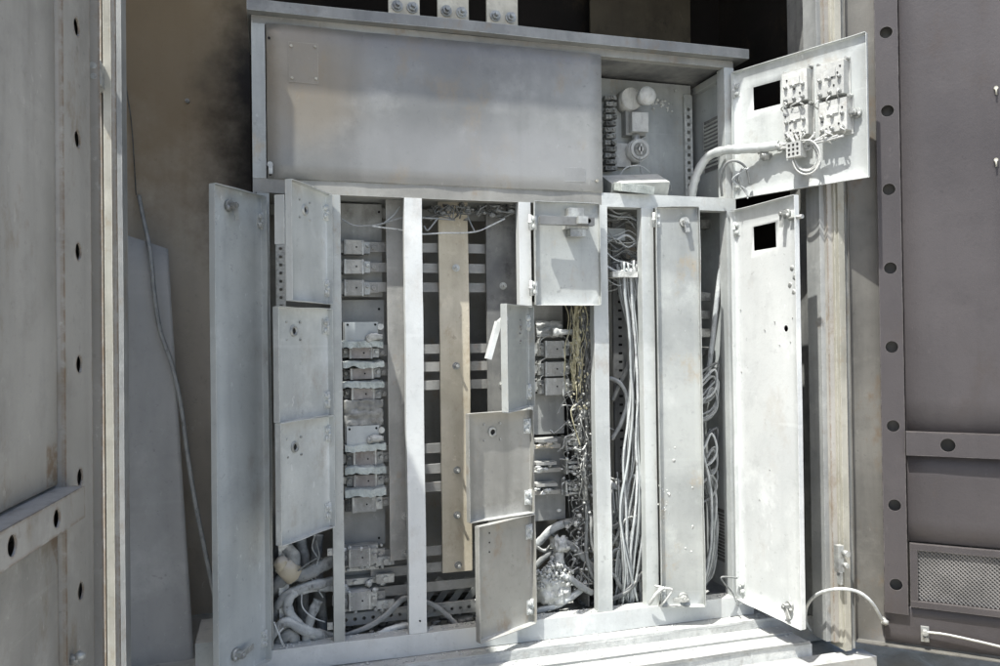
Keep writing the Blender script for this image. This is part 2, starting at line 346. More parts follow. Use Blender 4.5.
# ================================================================ kiosk housing
FY = -.28                                   # front plane of the kiosk
K = thing('kiosk', 'large sheet-metal substation kiosk standing open around the burnt switchboard', 'kiosk', (.8, .1, -.28))
bx('plinth', 'grey_trim', K, -.50, 2.05, -.27, .70, -.29, -.16, .006)
bx('floor_plate', 'floor_ash', K, -.48, 2.03, -.085, .66, -.150, -.0555, .003)
bar('floor_ledge', 'floor_ash', K, -.48, 1.80, -.262, -.0855, -.148, -.078, .006, .002, 3, 'x')
bar('edge_angle', 'floor_ash', K, -.48, 1.81, -.0848, -.074, -.055, -.046, .002, .002, 8, 'x')
bar('edge_angle', 'grey_trim', K, -.48, 1.79, -.268, -.255, -.077, -.068, .002, .002, 9, 'x')
bar('edge_angle', 'grey_trim', K, -.48, 1.79, -.172, -.164, -.0775, -.070, .002, .003, 10, 'x')
bar('front_sill', 'grey_trim', K, -.52, 2.0, -.335, -.2635, -.158, -.118, .005, .002, 5, 'x')
bx('back_wall', 'soot_shade_wall', K, -.02, 2.03, .62, .65, -.05, 2.95, .002)
bx('back_wall', 'brown_wall', K, -.50, -.0205, .62, .65, -.05, 2.95, .002)
bx('side_wall', 'brown_wall', K, -.53, -.501, -.25, .65, -.1, 2.95, .002)
bx('side_wall', 'soot_shade_wall', K, 2.03, 2.06, -.25, .65, -.1, 2.95, .002)  # near-black colour paints in the darkness of the gap beside the cabinet
bx('roof', 'grey_trim', K, -.60, 2.14, -.27, .72, 2.951, 3.0, .004)
LINT = 2.72
bx('lintel', 'kiosk_left', K, -.55, 2.08, -.30, -.262, LINT, 2.949, .004)
x0, x1, z0, z1 = rect(590, -60, 690, 60, .55)
bx('insulating_board', 'sooty_board', K, x0, x1, .55, .562, 1.9, 2.6, .002)
# left jamb: nested pressed profiles
def jamb(name, m, px0, px1, Y0, Y1, z0=-.12, z1=LINT-.003, py=330):
    a, c = at(px0, py, Y0).x, at(px1, py, Y0).x
    return bar(name, m, K, a, c, Y0, Y1, z0, z1, .004, .001, px0)
jamb('jamb_profile', 'grey_trim', 118.5, 123.5, -.315, -.24)
jamb('jamb_profile', 'cream_trim', 105, 113, -.32, -.26, .10)
jamb('jamb_profile', 'kiosk_left', 113.5, 118, -.312, -.26, .06)
jamb('jamb_profile', 'kiosk_left', 94, 103.5, -.29, -.25)
jamb('jamb_profile', 'kiosk_left', 84, 93.5, -.285, -.22)
# right jamb
jamb('jamb_profile', 'soot_shade_bar', 813.5, 819.5, -.14, -.02, -.05)  # dark tone paints the shade of the gap onto this profile
jamb('jamb_profile', 'grey_trim', 821.5, 828.5, -.27, -.20, -.075)
jamb('jamb_profile', 'kiosk_left', 829, 835.5, -.285, -.22, -.075)
jamb('jamb_profile', 'cream_trim', 836, 839.5, -.295, -.23, -.075)
jamb('jamb_profile', 'cream_trim', 840, 846, -.305, -.23, -.10)
jamb('jamb_profile', 'grey_trim', 846.5, 849.5, -.295, -.24, -.10)
# catch on the right jamb
p = at(838, 558, -.31)
MB().box(p.x-.012, p.x+.012, -.325, -.305, p.z-.045, p.z+.045).bevel(.003).cyl((p.x+.012, -.325, p.z+.02), (p.x+.012, -.345, p.z+.02), .011, 8).cyl((p.x+.014, -.325, p.z-.02), (p.x+.014, -.34, p.z-.02), .009, 8).box(p.x-.006, p.x+.004, -.328, -.31, p.z-.085, p.z-.044).bevel(.001).build('catch', 'zinc', K)
p = at(98, 76, -.335)
MB().box(p.x-.03, p.x+.012, -.365, -.291, p.z-.03, p.z+.03).cyl((p.x-.004, -.365, p.z+.013), (p.x-.004, -.378, p.z+.013), .009, 8).cyl((p.x-.002, -.365, p.z-.014), (p.x-.002, -.378, p.z-.014), .008, 8).bevel(.001).build('catch', 'zinc', K)

def hole_strip(par, name, m, length, width, holes, r, depth, side, M, thick=.004):
    """a pressed stiffener: flat face with round holes, two folded sides; runs along local x, face at side*depth"""
    b = MB(); bm = b.bm; y = side*depth; hw = width/2; xs = 0; n = 24
    def quad(xa, xb): bm.faces.new([bm.verts.new(p) for p in ((xa, y, -hw), (xb, y, -hw), (xb, y, hw), (xa, y, hw))])
    cur = 0
    for h in sorted(holes):
        quad(cur, h-hw); q = [bm.verts.new(p) for p in ((h-hw, y, -hw), (h+hw, y, -hw), (h+hw, y, hw), (h-hw, y, hw))]
        C = [bm.verts.new((h+r*math.cos(-math.pi*.75+k*2*math.pi/n), y, r*math.sin(-math.pi*.75+k*2*math.pi/n))) for k in range(n)]; s4 = n//4
        for c in range(4):
            st = c*s4-s4//2
            for k in range(s4): bm.faces.new((q[c], C[(st+k+1) % n], C[(st+k) % n]))
            bm.faces.new((q[c], q[(c+1) % 4], C[(st+s4) % n]))
        cur = h+hw
    quad(cur, length)
    for s in (-1, 1):
        bm.faces.new([bm.verts.new(p) for p in ((0, y, s*hw), (length, y, s*hw), (length, side*.001, s*hw), (0, side*.001, s*hw))])
    for e in (0, length): bm.faces.new([bm.verts.new(p) for p in ((e, y, -hw), (e, y, hw), (e, side*.001, hw), (e, side*.001, -hw))])
    bmesh.ops.remove_doubles(bm, verts=bm.verts[:], dist=.0002)
    o = solid(b.xform(M).build(name, m, par, True), thick); return o

# right kiosk door
RH = Vector((at(850, 330, -.285).x+.004, -.285, -.070)); RT = rad(-42); RS = -1
def rd(px, py):
    s, z = onplane(px, py, RH+Vector((math.sin(RT), -math.cos(RT), 0))*.03, RT); return s, z-RH.z
DW, DH = 1.15, 2.62
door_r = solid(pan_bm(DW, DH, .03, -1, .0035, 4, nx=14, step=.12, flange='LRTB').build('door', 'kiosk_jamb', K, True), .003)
door_r.location = RH-wloc(K); door_r.rotation_euler = (0, 0, RT)
sa, sb = rd(880, 330)[0], rd(903, 330)[0]
hs = [rd(886, yy)[1] for yy in (583, 505, 426, 347, 268, 189, 110, 33)]; stp = (hs[-1]-hs[0])/7
hs = [hs[0]+stp*k for k in range(10)]
zb = rd(890, 612)[1]
M = Matrix.Translation(((sa+sb)/2, 0, zb)) @ Matrix.Rotation(-math.pi/2, 4, 'Y')
hole_strip(door_r, 'stiffener', 'kiosk_brown', 2.5-zb, sb-sa, [h-zb for h in hs], (rd(893, 400)[0]-rd(879, 400)[0])/2*.92, .034, -1, M)
# infill panels right of the stiffener, each a shallow tray
def tray(px_l, zlo, zhi, d, seed):
    w = DW-.05-sb-.006
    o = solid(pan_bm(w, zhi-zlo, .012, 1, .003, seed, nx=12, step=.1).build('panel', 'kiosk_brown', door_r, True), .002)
    o.location = (sb+.006, -d, zlo); return o
zbar0, zbar1 = rd(950, 456)[1], rd(950, 433)[1]
zv1 = rd(950, 548)[1]; zv0 = rd(950, 610)[1]
tray(0, zbar1+.004, 2.5, .022, 1); tray(0, zv1+.012, zbar0-.006, .020, 2)
M = Matrix.Translation((sb+.004, 0, (zbar0+zbar1)/2))
hb = rd(946, 444)[0]-sb
hole_strip(door_r, 'cross_bar', 'kiosk_brown', DW-.06-sb, zbar1-zbar0, [hb+.30*k for k in range(3)], .0215, .052, -1, M)
# perforated vent below
b = MB(); xa, xb_ = sb+.008, DW-.06
for q in ((xa, xb_, zv1-.016, zv1+.004), (xa, xb_, zv0-.004, zv0+.016)): b.box(q[0], q[1], -.034, -.004, q[2], q[3])
b.box(xa, xa+.022, -.033, -.004, zv0+.0165, zv1-.0165); b.bevel(.002).build('vent_frame', 'kiosk_brown', door_r, True)
b = MB(); z0m, z1m = zv0+.017, zv1-.017; hgt = z1m-z0m; pitch = .0125; xm0, xm1 = xa+.0225, xb_-.001
k = xm0-hgt
while k < xm1:
    for dr in (1, -1):
        a0, a1 = (k, z0m), (k+hgt*1.0, z1m)
        if dr < 0: a0, a1 = (k, z1m), (k+hgt, z0m)
        (ux, uz), (vx, vz) = a0, a1
        if ux < xm0: t = (xm0-ux)/(vx-ux); uz = uz+(vz-uz)*t; ux = xm0
        if vx > xm1: t = (xm1-ux)/(vx-ux); vz = uz+(vz-uz)*t; vx = xm1
        if vx-ux > .002:
            y = -.016 if dr > 0 else -.0185
            dd = Vector((vx-ux, 0, vz-uz)).normalized(); nn = Vector((-dd.z, 0, dd.x))*.0017
            P = [Vector((ux, y, uz))-nn, Vector((vx, y, vz))-nn, Vector((vx, y, vz))+nn, Vector((ux, y, uz))+nn]
            A = [b.bm.verts.new(p) for p in P]; B = [b.bm.verts.new(p+Vector((0, -.0022, 0))) for p in P]
            b.bm.faces.new(B)
            for i in range(4): b.bm.faces.new((A[i], A[(i+1) % 4], B[(i+1) % 4], B[i]))
    k += pitch
b.build('vent_mesh', 'mesh_wire', door_r, True)['kind'] = 'stuff'
MB().box(xm0, xm1, -.009, -.006, z0m, z1m).build('vent_backing', 'soot_shade_bar', door_r, True)
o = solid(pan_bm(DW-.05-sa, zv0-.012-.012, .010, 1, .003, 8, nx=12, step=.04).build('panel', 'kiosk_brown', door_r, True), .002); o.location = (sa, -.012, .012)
# rod with hook near the foot of the door
s0, z0 = rd(925, 632); s1, z1 = rd(1000, 641)
MB().tube([(s0, -.03, z0), ((s0+s1)/2, -.034, (z0+z1)/2-.003), (s1+.25, -.03, z1-.05)], .0042, 8, 5).build('stay_rod', 'zinc', door_r, True)
MB().box(s0-.012, s0+.012, -.022, -.002, z0-.035, z0+.014).cyl((s0, -.02, z0), (s0, -.046, z0), .009, 8).cyl((s0+.004, -.02, z0-.022), (s0+.004, -.036, z0-.022), .007, 6).build('rod_bracket', 'zinc', door_r, True)
for yy in (88, 160):
    s, z = rd(996, yy)
    MB().cyl((s, -.022, z), (s, -.034, z), .006, 10).cyl((s, -.034, z-.022), (s, -.034, z), .003, 8).build('hook', 'cream_trim', door_r, True)
s0, z0 = rd(884, 622)
MB().cyl((s0, 0, z0), (s0, -.03, z0), .010, 8).ball((s0+.004, -.03, z0), .012, 1, .3).build('cable_clamp', 'zinc', door_r, True)

# left kiosk door, swung out towards the viewer
LH = Vector((at(94, 330, -.375).x-.012, -.375, -.085)); LT = rad(265)
LN = Vector((-math.sin(LT), math.cos(LT), 0))
def ldp(px, py, off=.03):
    s, z = onplane(px, py, LH+LN*off, LT); return s, z-LH.z
door_l = solid(pan_bm(1.15, DH, .03, 1, .004, 9, nx=16, step=.12).build('door', 'kiosk_left', K, True), .003)
door_l.location = LH-wloc(K); door_l.rotation_euler = (0, 0, LT)
sb_, sa_ = ldp(64, 330)[0], max(.008, ldp(91, 330)[0])
hz = [ldp(81, yy)[1] for yy in (590, 478, 367, 255, 144, 33)]; stp = (hz[-1]-hz[0])/5
hz = [hz[0]+stp*k for k in range(-1, 8)]
M = Matrix.Translation(((sa_+sb_)/2, 0, .03)) @ Matrix.Rotation(-math.pi/2, 4, 'Y')
hole_strip(door_l, 'stiffener', 'kiosk_left', 2.5, sb_-sa_, [h-.03 for h in hz], .020, .03, 1, M)
wl = 1.15-.03-sb_-.008
zc1, zc0 = ldp(75, 491, .065)[1], ldp(75, 523, .065)[1]
for zlo, zhi, sd in ((zc1+.01, 2.5, 5), (.04, zc0-.01, 6)):
    o = solid(pan_bm(wl, zhi-zlo, .012, -1, .004, sd, nx=12, step=.1).build('panel', 'kiosk_left', door_l, True), .002); o.location = (sb_+.008, .016, zlo)
M = Matrix.Translation((sb_-.01, 0, (zc0+zc1)/2))
hl = [ldp(56, 517, .065)[0]-sb_+.01, ldp(11, 542, .065)[0]-sb_+.01]
dh = hl[1]-hl[0]
hole_strip(door_l, 'cross_bar', 'kiosk_left', 1.15-.04-sb_, zc1-zc0, [hl[0]+dh*k for k in range(3)], .019, .065, 1, M)
s0, z0 = ldp(70, 660)
MB().cyl((s0, .03, z0), (s0, .05, z0), .012, 8).ball((s0, .05, z0+.006), .014, 1, .3).build('catch', 'zinc', door_l, True)

# ================================================================ switchboard cabinet
S = thing('switchboard', 'burnt ash-covered metal switchboard cabinet with its doors hanging open', 'cabinet', (.85, .17, -.055))
XR, DEP, BZ = 1.70, .36, .016
# upper housing
bar('top_sheet', 'shaded_top_steel', S, -.012, 1.745, -.035, DEP, 1.985, 2.020, .006, .002, 1, 'x')
bar('top_band', 'ash_steel_warm', S, .0, XR, .000, .030, 1.958, 1.984, .003, .0008, 2, 'x')
bx('side_panel', 'ash_steel_warm', S, 0, .004, .0, DEP, BZ, 1.984, 0)
bx('side_panel', 'blue_steel', S, XR-.004, XR, .05, DEP, BZ, 1.984, 0)
bx('back_panel', 'ash_steel_warm', S, .005, XR-.005, DEP-.004, DEP, BZ, 1.44, 0)
bx('back_panel', 'soot_shade_bar', S, .005, 1.17, DEP-.004, DEP, 1.4405, 1.984, 0)
bar('corner_post', 'ash_steel', S, 0, .040, -.004, .04, 1.4765, 1.957, .004, .001, 3)
bar('corner_post', 'pale_steel', S, 1.660, XR, -.004, .045, 1.4765, 1.957, .010, .001, 4)
bar('rail', 'ash_steel_warm', S, .0, 1.166, -.002, .04, 1.432, 1.476, .003, .001, 5, 'x')
bar('rail', 'pale_steel', S, 1.1665, XR, -.004, .04, 1.428, 1.476, .003, .001, 6, 'x')
bx('ceiling_plate', 'soot_shade_bar', S, .005, XR-.005, .031, DEP-.005, 1.972, 1.9845, 0)  # dark sheet added under the top sheet to darken the ceiling
bx('shelf', 'plate', S, .04, XR-.005, .041, DEP-.005, 1.445, 1.4475, 0)
bx('base_fill', 'plate', S, .01, XR-.01, .045, DEP-.005, -.0535, -.03, 0)
# posts
bar('post', 'ash_steel', S, .012, .048, .0, .04, BZ+.0005, 1.4315, .008, .002, 7)
bar('post', 'ash_steel', S, .231, .265, -.006, .03, BZ+.0005, 1.4315, .004, .0015, 8)
bar('post', 'white_steel', S, .470, .527, -.008, .025, BZ+.0005, 1.4315, .003, .0035, 9)
bar('post', 'white_steel', S, .860, .902, -.006, .03, BZ+.0005, 1.4315, .004, .0018, 10)
bar('post', 'pale_steel', S, 1.130, 1.184, -.006, .03, BZ+.0005, 1.4315, .004, .003, 11)
bar('post', 'pale_steel', S, 1.316, 1.362, -.006, .03, BZ+.0005, 1.4275, .004, .0018, 12)
bar('post', 'pale_steel', S, 1.662, XR, -.004, .045, BZ+.0005, 1.4275, .010, .001, 13)
bar('base_beam', 'white_steel', S, .0, 1.745, -.010, .044, -.053, BZ, .004, .003, 14, 'x')
for px, py in ((330, 552), (330, 626)):
    p = at(px, py, -.008); MB().box(p.x-.008, p.x+.008, -.0105, -.006, p.z-.011, p.z+.011).cyl((p.x, -.010, p.z), (p.x, -.014, p.z), .005, 6).bevel(.001).build('bolt', 'zinc', S)
p = at(420, 621, -.01); MB().cyl((p.x, -.008, p.z), (p.x, -.0125, p.z), .003, 8).build('screw', 'black_hole', S)
# big upper door (closed)
ud = leaf('upper_door', S, (.046, -.006, 1.478), 0, 1.122, .481, .02, 1, 'upper_steel', amp=.0045, seed=3, nx=22, step=.045)
def udl(px, py): p = at(px, py, -.008); return p.x-.046, p.z-1.478
x0, z0 = udl(289, 82); x1, z1 = udl(318, 44)
b = MB(); b.box(x0, x1, -.0028, -.0006, z0, z1); b.bevel(.001).build('name_plate', 'upper_steel', ud, True)
for px, py in ((291, 46), (315, 47), (292, 78), (316, 79)):
    x, z = udl(px, py); MB().cyl((x, -.001, z), (x, -.008, z), .0052, 8, .004).build('screw', 'cream_trim', ud, True)
x0, z0 = udl(562, 181); x1, z1 = udl(585, 168)
MB().box(x0, x1, -.0022, -.0006, z0, z1).bevel(.0006).build('label_plate', 'upper_steel', ud, True)
x, z = udl(268, 165); MB().cyl((x+.006, 0, z), (x+.006, -.016, z), .009, 8).box(x+.002, x+.014, -.017, -.011, z-.03, z).bevel(.001).build('latch', 'zinc', ud, True)
for px, py in ((269, 38), (263, 174)):
    x, z = udl(px, py); MB().cyl((max(x, .006), -.001, z), (max(x, .006), -.0035, z), .0042, 10).build('screw', 'black_hole', ud, True)
x, z = udl(597, 181); MB().cyl((x, 0, z), (x, -.006, z), .005, 8).build('screw', 'cream_trim', ud, True)
# upper-right compartment
IPY = .23
x0, x1, z0, z1 = rect(604, 80, 687, 197, IPY)
bx('partition', 'ash_steel', S, 1.168, 1.172, .02, DEP-.005, 1.448, 1.957, 0)
bx('instrument_plate', 'ash_steel', S, 1.173, 1.655, IPY, IPY+.004, 1.448, 1.962, .001)
def perf(par, m, p0, px_w, z0, z1, Y, ax='x', hr=.006, hp=.028):
    """perforated angle: strip with a row of oblong slots"""
    Lz = z1-z0; hs_ = [hp*(i+.7) for i in range(int(Lz/hp)-1)]
    M = Matrix.Translation((p0, Y, z0)) @ (Matrix.Rotation(math.pi/2, 4, 'Z') if ax == 'y' else Matrix()) @ Matrix.Rotation(-math.pi/2, 4, 'Y')
    b = hole_strip(par, 'perforated_strip', m, Lz, px_w, hs_, hr, .012, -1, Matrix.Translation(-wloc(par)) @ M, .0015); return b
perf(S, 'ash_steel', 1.636, .034, 1.452, 1.92, IPY-.001, 'x', .0075, .03)
xw = XR-.005
def louvre(y0, y1, z0, z1, n):
    b = MB(); st = (z1-z0)/n
    b.box(xw-.0025, xw-.0005, y0-.008, y1+.008, z0-.01, z1+.01).build('vent_backing', 'soot_shade_bar', S)
    for k in range(n):
        M = Matrix.Translation((xw-.004, 0, z0+st*(k+.5))) @ Matrix.Rotation(rad(35), 4, 'Y')
        MB().box(-.004, .004, y0, y1, -.001, .001, M).build('louvre', 'pale_steel', S)
    for yy in (y0-.012, y1+.006): MB().box(xw-.006, xw-.003, yy, yy+.006, z0-.01, z1+.01).build('vent_edge', 'ash_steel', S)
louvre(.075, .19, 1.62, 1.80, 12)
louvre(.07, .16, .12, .30, 14)
M = Matrix.Translation((XR-.006, .05, 0))
bx('angle', 'ash_steel', S, XR-.03, XR-.005, .046, .23, 1.93, 1.955, .002)
bx('angle', 'ash_steel', S, XR-.010, XR-.0045, .046, .062, BZ, 1.93, .001)

# small doors: left column (hinged on the second post), centre column, tall ones
LZ = [(1.086, 1.428), (.738, 1.066), (.388, .732)]
def swing(hx, hy, w_, pxf, lo_, hi_):
    """opening angle that puts the free edge of a leaf where the photograph has it"""
    best = (9e9, lo_)
    for k in range(int((hi_-lo_)*4)):
        a_ = lo_+k/4; v = Vector((hx+w_*math.cos(rad(a_)), hy+w_*math.sin(rad(a_)), .9))-CAM
        best = min(best, (abs(500+F_PX*v.dot(RGT)/v.dot(FWD)-pxf), a_))
    return best[1]
def small_door(hx, deg, z0, z1, wd, seed, m, side=1, lockpx=None, hing=True, fl=.022):
    h = z1-z0
    d = leaf('door', S, (hx, -.014, z0), deg, wd, h, fl, side, m, amp=.004, seed=seed, nx=7, step=.04)
    if lockpx:
        s, z = onplane(*lockpx, (hx, -.014, z0), rad(deg)); lock_parts(d, s, z-z0, side)
    if hing:
        for f in (.14, .84): hinge(d, .004, h*f, side)
    return d
HXL = .219
d1 = small_door(HXL, swing(HXL, -.014, .25, 287, 200, 270), *LZ[0], .25, 1, 'pale_steel', lockpx=(304, 210))
MB().box(.2535, .257, -.030, .0, .16, .30).bevel(.001).build('sealing_strip', 'pale_steel', d1, True)
small_door(HXL, swing(HXL, -.014, .25, 273.5, 200, 270), *LZ[1], .25, 2, 'pale_steel', lockpx=(293, 331))
small_door(HXL, swing(HXL, -.014, .25, 274.5, 200, 270), *LZ[2], .25, 3, 'pale_steel', lockpx=(294, 447))
dm2 = small_door(.884, 232.5, .742, 1.074, .25, 5, 'ash_steel')
s, z = onplane(519, 330, (.884, -.014, .742), rad(232.5))
for k in range(7): MB().ball((s+random.uniform(-.01, .01), .003, z-.742+random.uniform(-.05, .05)), random.uniform(.003, .006), 1, .5).build('blister', 'soot_shade_bar', dm2, True)
dm3 = small_door(.884, 198, .386, .728, .25, 6, 'ash_steel_warm', lockpx=(492, 432))
dm4 = small_door(.884, 207.5, .016, .376, .25, 7, 'ash_steel_warm')
for k in range(3):
    s, z = onplane(490, 534+k*9.5, (.888, -.014, .012), rad(207)); MB().cyl((s, 0, z-.012), (s, .002, z-.012), .003, 8).build('screw', 'black_hole', dm4, True)
# handle on door M2: white bent lever sticking out to the left
p0 = at(499, 322, -.17); p1 = at(487, 360, -.21)
# top centre door, folded back 180 degrees over the next bay
tz0, tz1 = 1.082, 1.428
dt = leaf('door', S, (.906, -.030, tz0), 0, .232, tz1-tz0, .016, -1, 'ash_steel', amp=.004, seed=8, nx=7, step=.04)
def dtl(px, py): p = at(px, py, -.03); return p.x-.906, p.z-tz0
for f in (.16, .80): hinge(dt, -.012, (tz1-tz0)*f, -1)
x0, z0 = dtl(534, 228); x1, z1 = dtl(587, 220)
b = MB().box(x0, x1, -.066, -.044, z0+.004, z1-.002).bevel(.0015); b.build('strap', 'dark_steel', dt, True)
x0, z0 = dtl(562, 236); x1, z1 = dtl(584, 211)
MB().box(x0, x1, -.0435, -.002, z0+.02, z1-.025).bevel(.003).box(x0+.012, x1-.014, -.035, -.004, z1-.024, z1+.004).box(x0+.014, x1-.012, -.045, -.004, z0-.006, z0+.019).cyl((x1-.01, -.05, (z0+z1)/2), (x1-.01, -.066, (z0+z1)/2), .008, 8).build('latch_housing', 'zinc', dt, True)
MB().box(x0+.028, x0+.062, -.084, -.0665, (z0+z1)/2-.012, (z0+z1)/2+.012).bevel(.003).build('latch_handle', 'zinc', dt, True)
# narrow door in the cable bay
dn = leaf('door', S, (1.366, -.018, BZ+.005), -16, .148, 1.428-BZ-.008, .022, -1, 'ash_steel', amp=.004, seed=11, nx=6, step=.05)
def dnl(px, py): s, z = onplane(px, py, (1.366, -.018, 0), rad(-16)); return s, z-BZ-.005
s, z = dnl(684, 222); latch(dn, s, z, -1, rad(80), .04)
s, z = dnl(683, 597); latch(dn, s, z, -1, rad(175), .04)
for f in (.03, .965): hinge(dn, -.004, (1.428-BZ)*f, -1)
for k in range(40):
    s, z = dnl(random.gauss(667, 4), random.choice((486, 500, 512))+random.gauss(0, 9)) if k < 28 else dnl(random.uniform(660, 694), random.uniform(430, 590))
    MB().ball((s, -.001, z), random.uniform(.002, .0055), 1, .7, 40, (1, .7, 1.2)).build('ash_blob', 'ash_lump', dn, True)
# tall left door
dl = leaf('door', S, (.022, -.016, BZ-.02), 232, .222, 1.434-BZ, .022, 1, 'blue_steel', amp=.005, seed=12, nx=7, step=.05)
def dll(px, py): s, z = onplane(px, py, (.022, -.016, 0), rad(232)); return s, z-BZ+.02
s, z = dll(228, 206); latch(dl, s, z, 1, rad(100), .045)
s, z = dll(235, 654); latch(dl, s, z, 1, rad(190), .05)
for f in (.045, .94): hinge(dl, .0, 1.43*f, 1)
# tall right door, square window and a round hole
RBH = (1.690, -.016, BZ-.004); RBA = -86
s0, z0 = onplane(753.5, 251, RBH, rad(RBA)); s1, z1 = onplane(775.5, 222, RBH, rad(RBA)); sc_, zc_ = onplane(786, 328.5, RBH, rad(RBA))
dr = leaf('door', S, RBH, RBA, .332, 1.412, .020, -1, 'white_steel', amp=.005, seed=13, nx=8, step=.06, cut=[(s0, s1, z0-RBH[2], z1-RBH[2])], rnd=[(sc_, zc_-RBH[2], .011)])
def drl(px, py): s, z = onplane(px, py, RBH, rad(RBA)); return s, z-RBH[2]
s, z = drl(788, 214); latch(dr, s, z, -1, rad(95), .045)
s, z = drl(791, 606); latch(dr, s, z, -1, rad(60), .04)
for f in (.03, .955): hinge(dr, .006, 1.41*f, -1)
MB().cyl((.36, -.01, 1.34), (.30, -.01, 1.34), .007, 8).build('bolt_end', 'zinc', dr, True)
for px, py in ((741, 310), (742, 372), (770, 470), (760, 500), (765, 330), (775, 322), (780, 345), (793, 318), (791, 342)):
    s, z = drl(px, py); MB().cyl((s, -.0005, z), (s, -.003, z), .0022, 6).build('screw', 'zinc', dr, True)
# small stain ring of melted plastic near the door edge
for px, py in ((792, 268), (795, 277), (790, 285), (794, 292)):
    s, z = drl(px, py); MB().ball((s, -.001, z), .010, 1, .5, 40, (1, .25, 1.1)).build('melted_drop', 'zinc', dr, True)
# relay door of the upper-right compartment
MTH = (1.694, -.016, 1.472); MTA = swing(1.694, -.016, .486, 872.5, -95, -45)
def mtl(px, py): s, z = onplane(px, py, MTH, rad(MTA)); return s, z-MTH[2]
s0, z0 = mtl(754, 111); s1, z1 = mtl(780.5, 80)
dmt = leaf('door', S, MTH, MTA, .486, .460, .015, -1, 'pale_steel', amp=.004, seed=14, nx=10, step=.045, cut=[(s0, s1, z0, z1)])
for f in (.12, .86): hinge(dmt, .004, .46*f, -1)
s, z = mtl(857, 113); latch(dmt, s, z, -1, rad(200), .055)

# busbars, supports, mounting plates
x0, x1, _, _ = rect(338, 300, 383, 400, .17)
for py0, py1, dx in ((204, 297, 0), (300, 445, .004), (448, 546, .0), (550, 612, .003)):
    zt, zb_ = at(360, py0, .17).z, at(360, py1, .17).z
    b = MB().box(x0-.02, x1+dx, .168, .172, zb_, zt).bevel(.001); pl = b.build('mounting_plate', 'plate', S)
    for px in (338.5, 379):
        for py in (py0+8, py1-8) if py1-py0 < 110 else (py0+9, py1-8):
            p = at(px, py, .167); MB().cyl((p.x, .1685, p.z), (p.x, .166, p.z), .0042, 10).build('hole', 'black_hole', pl)
def vbar(name, m, px0, px1, py0, py1, Y, th=.012, seed=0):
    a, c, zb_, zt = rect(px0, py0, px1, py1, Y)
    return bar(name, m, S, a, c, Y, Y+th, zb_, zt, .002, .003, seed, fr=1.6)
v1 = vbar('bus_support', 'busbar', 388, 407, 200, 560, .085, .01, 21)
v2 = vbar('bus_support', 'ivory_bar', 440.5, 470, 200, 572, .10, .012, 22)
v3 = vbar('bus_support', 'soot_shade_bar', 488, 520, 200, 575, .11, .012, 23)
for px, py, par, Y in ((456, 268, v2, .10), (456, 366, v2, .10), (457, 470, v2, .10), (457, 515, v2, .10), (458, 565, v2, .10), (503, 286, v3, .11), (502, 385, v3, .11), (503, 470, v3, .11), (405, 516, v1, .085), (405, 553, v1, .085)):
    p = at(px, py, Y)
    MB().cyl((p.x, Y+.002, p.z), (p.x, Y-.003, p.z), .013, 14).cyl((p.x, Y-.003, p.z), (p.x, Y-.013, p.z), .009, 6).cyl((p.x, Y-.013, p.z), (p.x, Y-.026, p.z), .005, 8).build('bolt', 'zinc', par)
xa, xb_ = at(386, 340, .135).x, .905
for grp in ((248, 268, 287.5), (349, 366.5, 385.5), (448.5, 469, 487.5), (551, 568, 587)):
    for yy in grp:
        z = at(430, yy, .135).z
        bar('busbar', 'busbar', S, xa-.06, xb_-.06, .135, .141, z-.016, z+.016, .001, .002, yy, 'x')
# the right-hand bay
x0, x1, _, _ = rect(530, 300, 563, 400, .17)
for py0, py1 in ((302, 434), (437, 520)):
    bx('mounting_plate', 'plate', S, .87, x1, .168, .172, at(548, py1, .17).z, at(548, py0, .17).z, .001)
zt, zb_ = at(620, 215, .25).z, at(620, 600, .25).z
perf(S, 'dark_steel', at(621, 400, .16).x, .055, zb_, 1.42, .17, 'x', .0080, .032)
bx('slot_shade_sheet', 'black_hole', S, at(621, 400, .16).x-.02, at(621, 400, .16).x+.02, .172, .174, zb_, 1.41, 0)  # added black sheet, paints the shade inside the strip's holes
bx('tray_wall', 'soot_shade_bar', S, 1.12, 1.124, .06, DEP-.005, BZ, 1.43, 0)
perf(S, 'ash_steel', at(281, 300, .06).x, .03, .05, 1.42, .06, 'x', .005, .026)
# rails at the bottom
def hrail(px0, py0, px1, py1, Y, h, m='plate', holes=True):
    a, c = at(px0, py0, Y), at(px1, py1, Y); z = (a.z+c.z)/2
    hole_strip(S, 'perforated_rail', m, c.x-a.x, h, [.03*(i+.6) for i in range(int((c.x-a.x)/.03)-1)], .006, .014, -1, Matrix.Translation(Vector((a.x, Y, z))-wloc(S)), .0015)
hrail(340, 619, 520, 600, .13, .04)
for k in range(9):
    p = at(400+k*14, 596, .22); M = Matrix.Translation(p) @ Matrix.Rotation(rad(38), 4, 'Y')
    MB().box(-.012, .012, -.002, .002, -.075, .075, M).bevel(.001).build('tray_slat', 'plate', S)
bx('cross_rail', 'plate', S, .05, .86, .2, .21, 1.395, 1.43, .002)
# lever handle on the half-open door
a, c = at(498, 323, -.17), at(488, 359, -.17)
s_a = onplane(504, 330, (.888, -.014, .70), rad(232.5))
M = Matrix.Translation(-wloc(S))
b = MB(); d = (c-a); L_ = d.length
mm = Matrix.Translation(a) @ d.to_track_quat('Z', 'Y').to_matrix().to_4x4()
b.box(-.015, .015, -.008, .008, -.004, L_, mm).bevel(.002); b.build('lever_handle', 'white_steel', S)
mm2 = Matrix.Translation(a)
e = at(507, 318, -.19)
MB().tube([a, (a+e)/2+Vector((0, 0, .004)), e], .008, 8, 4).build('lever_stem', 'white_steel', S)

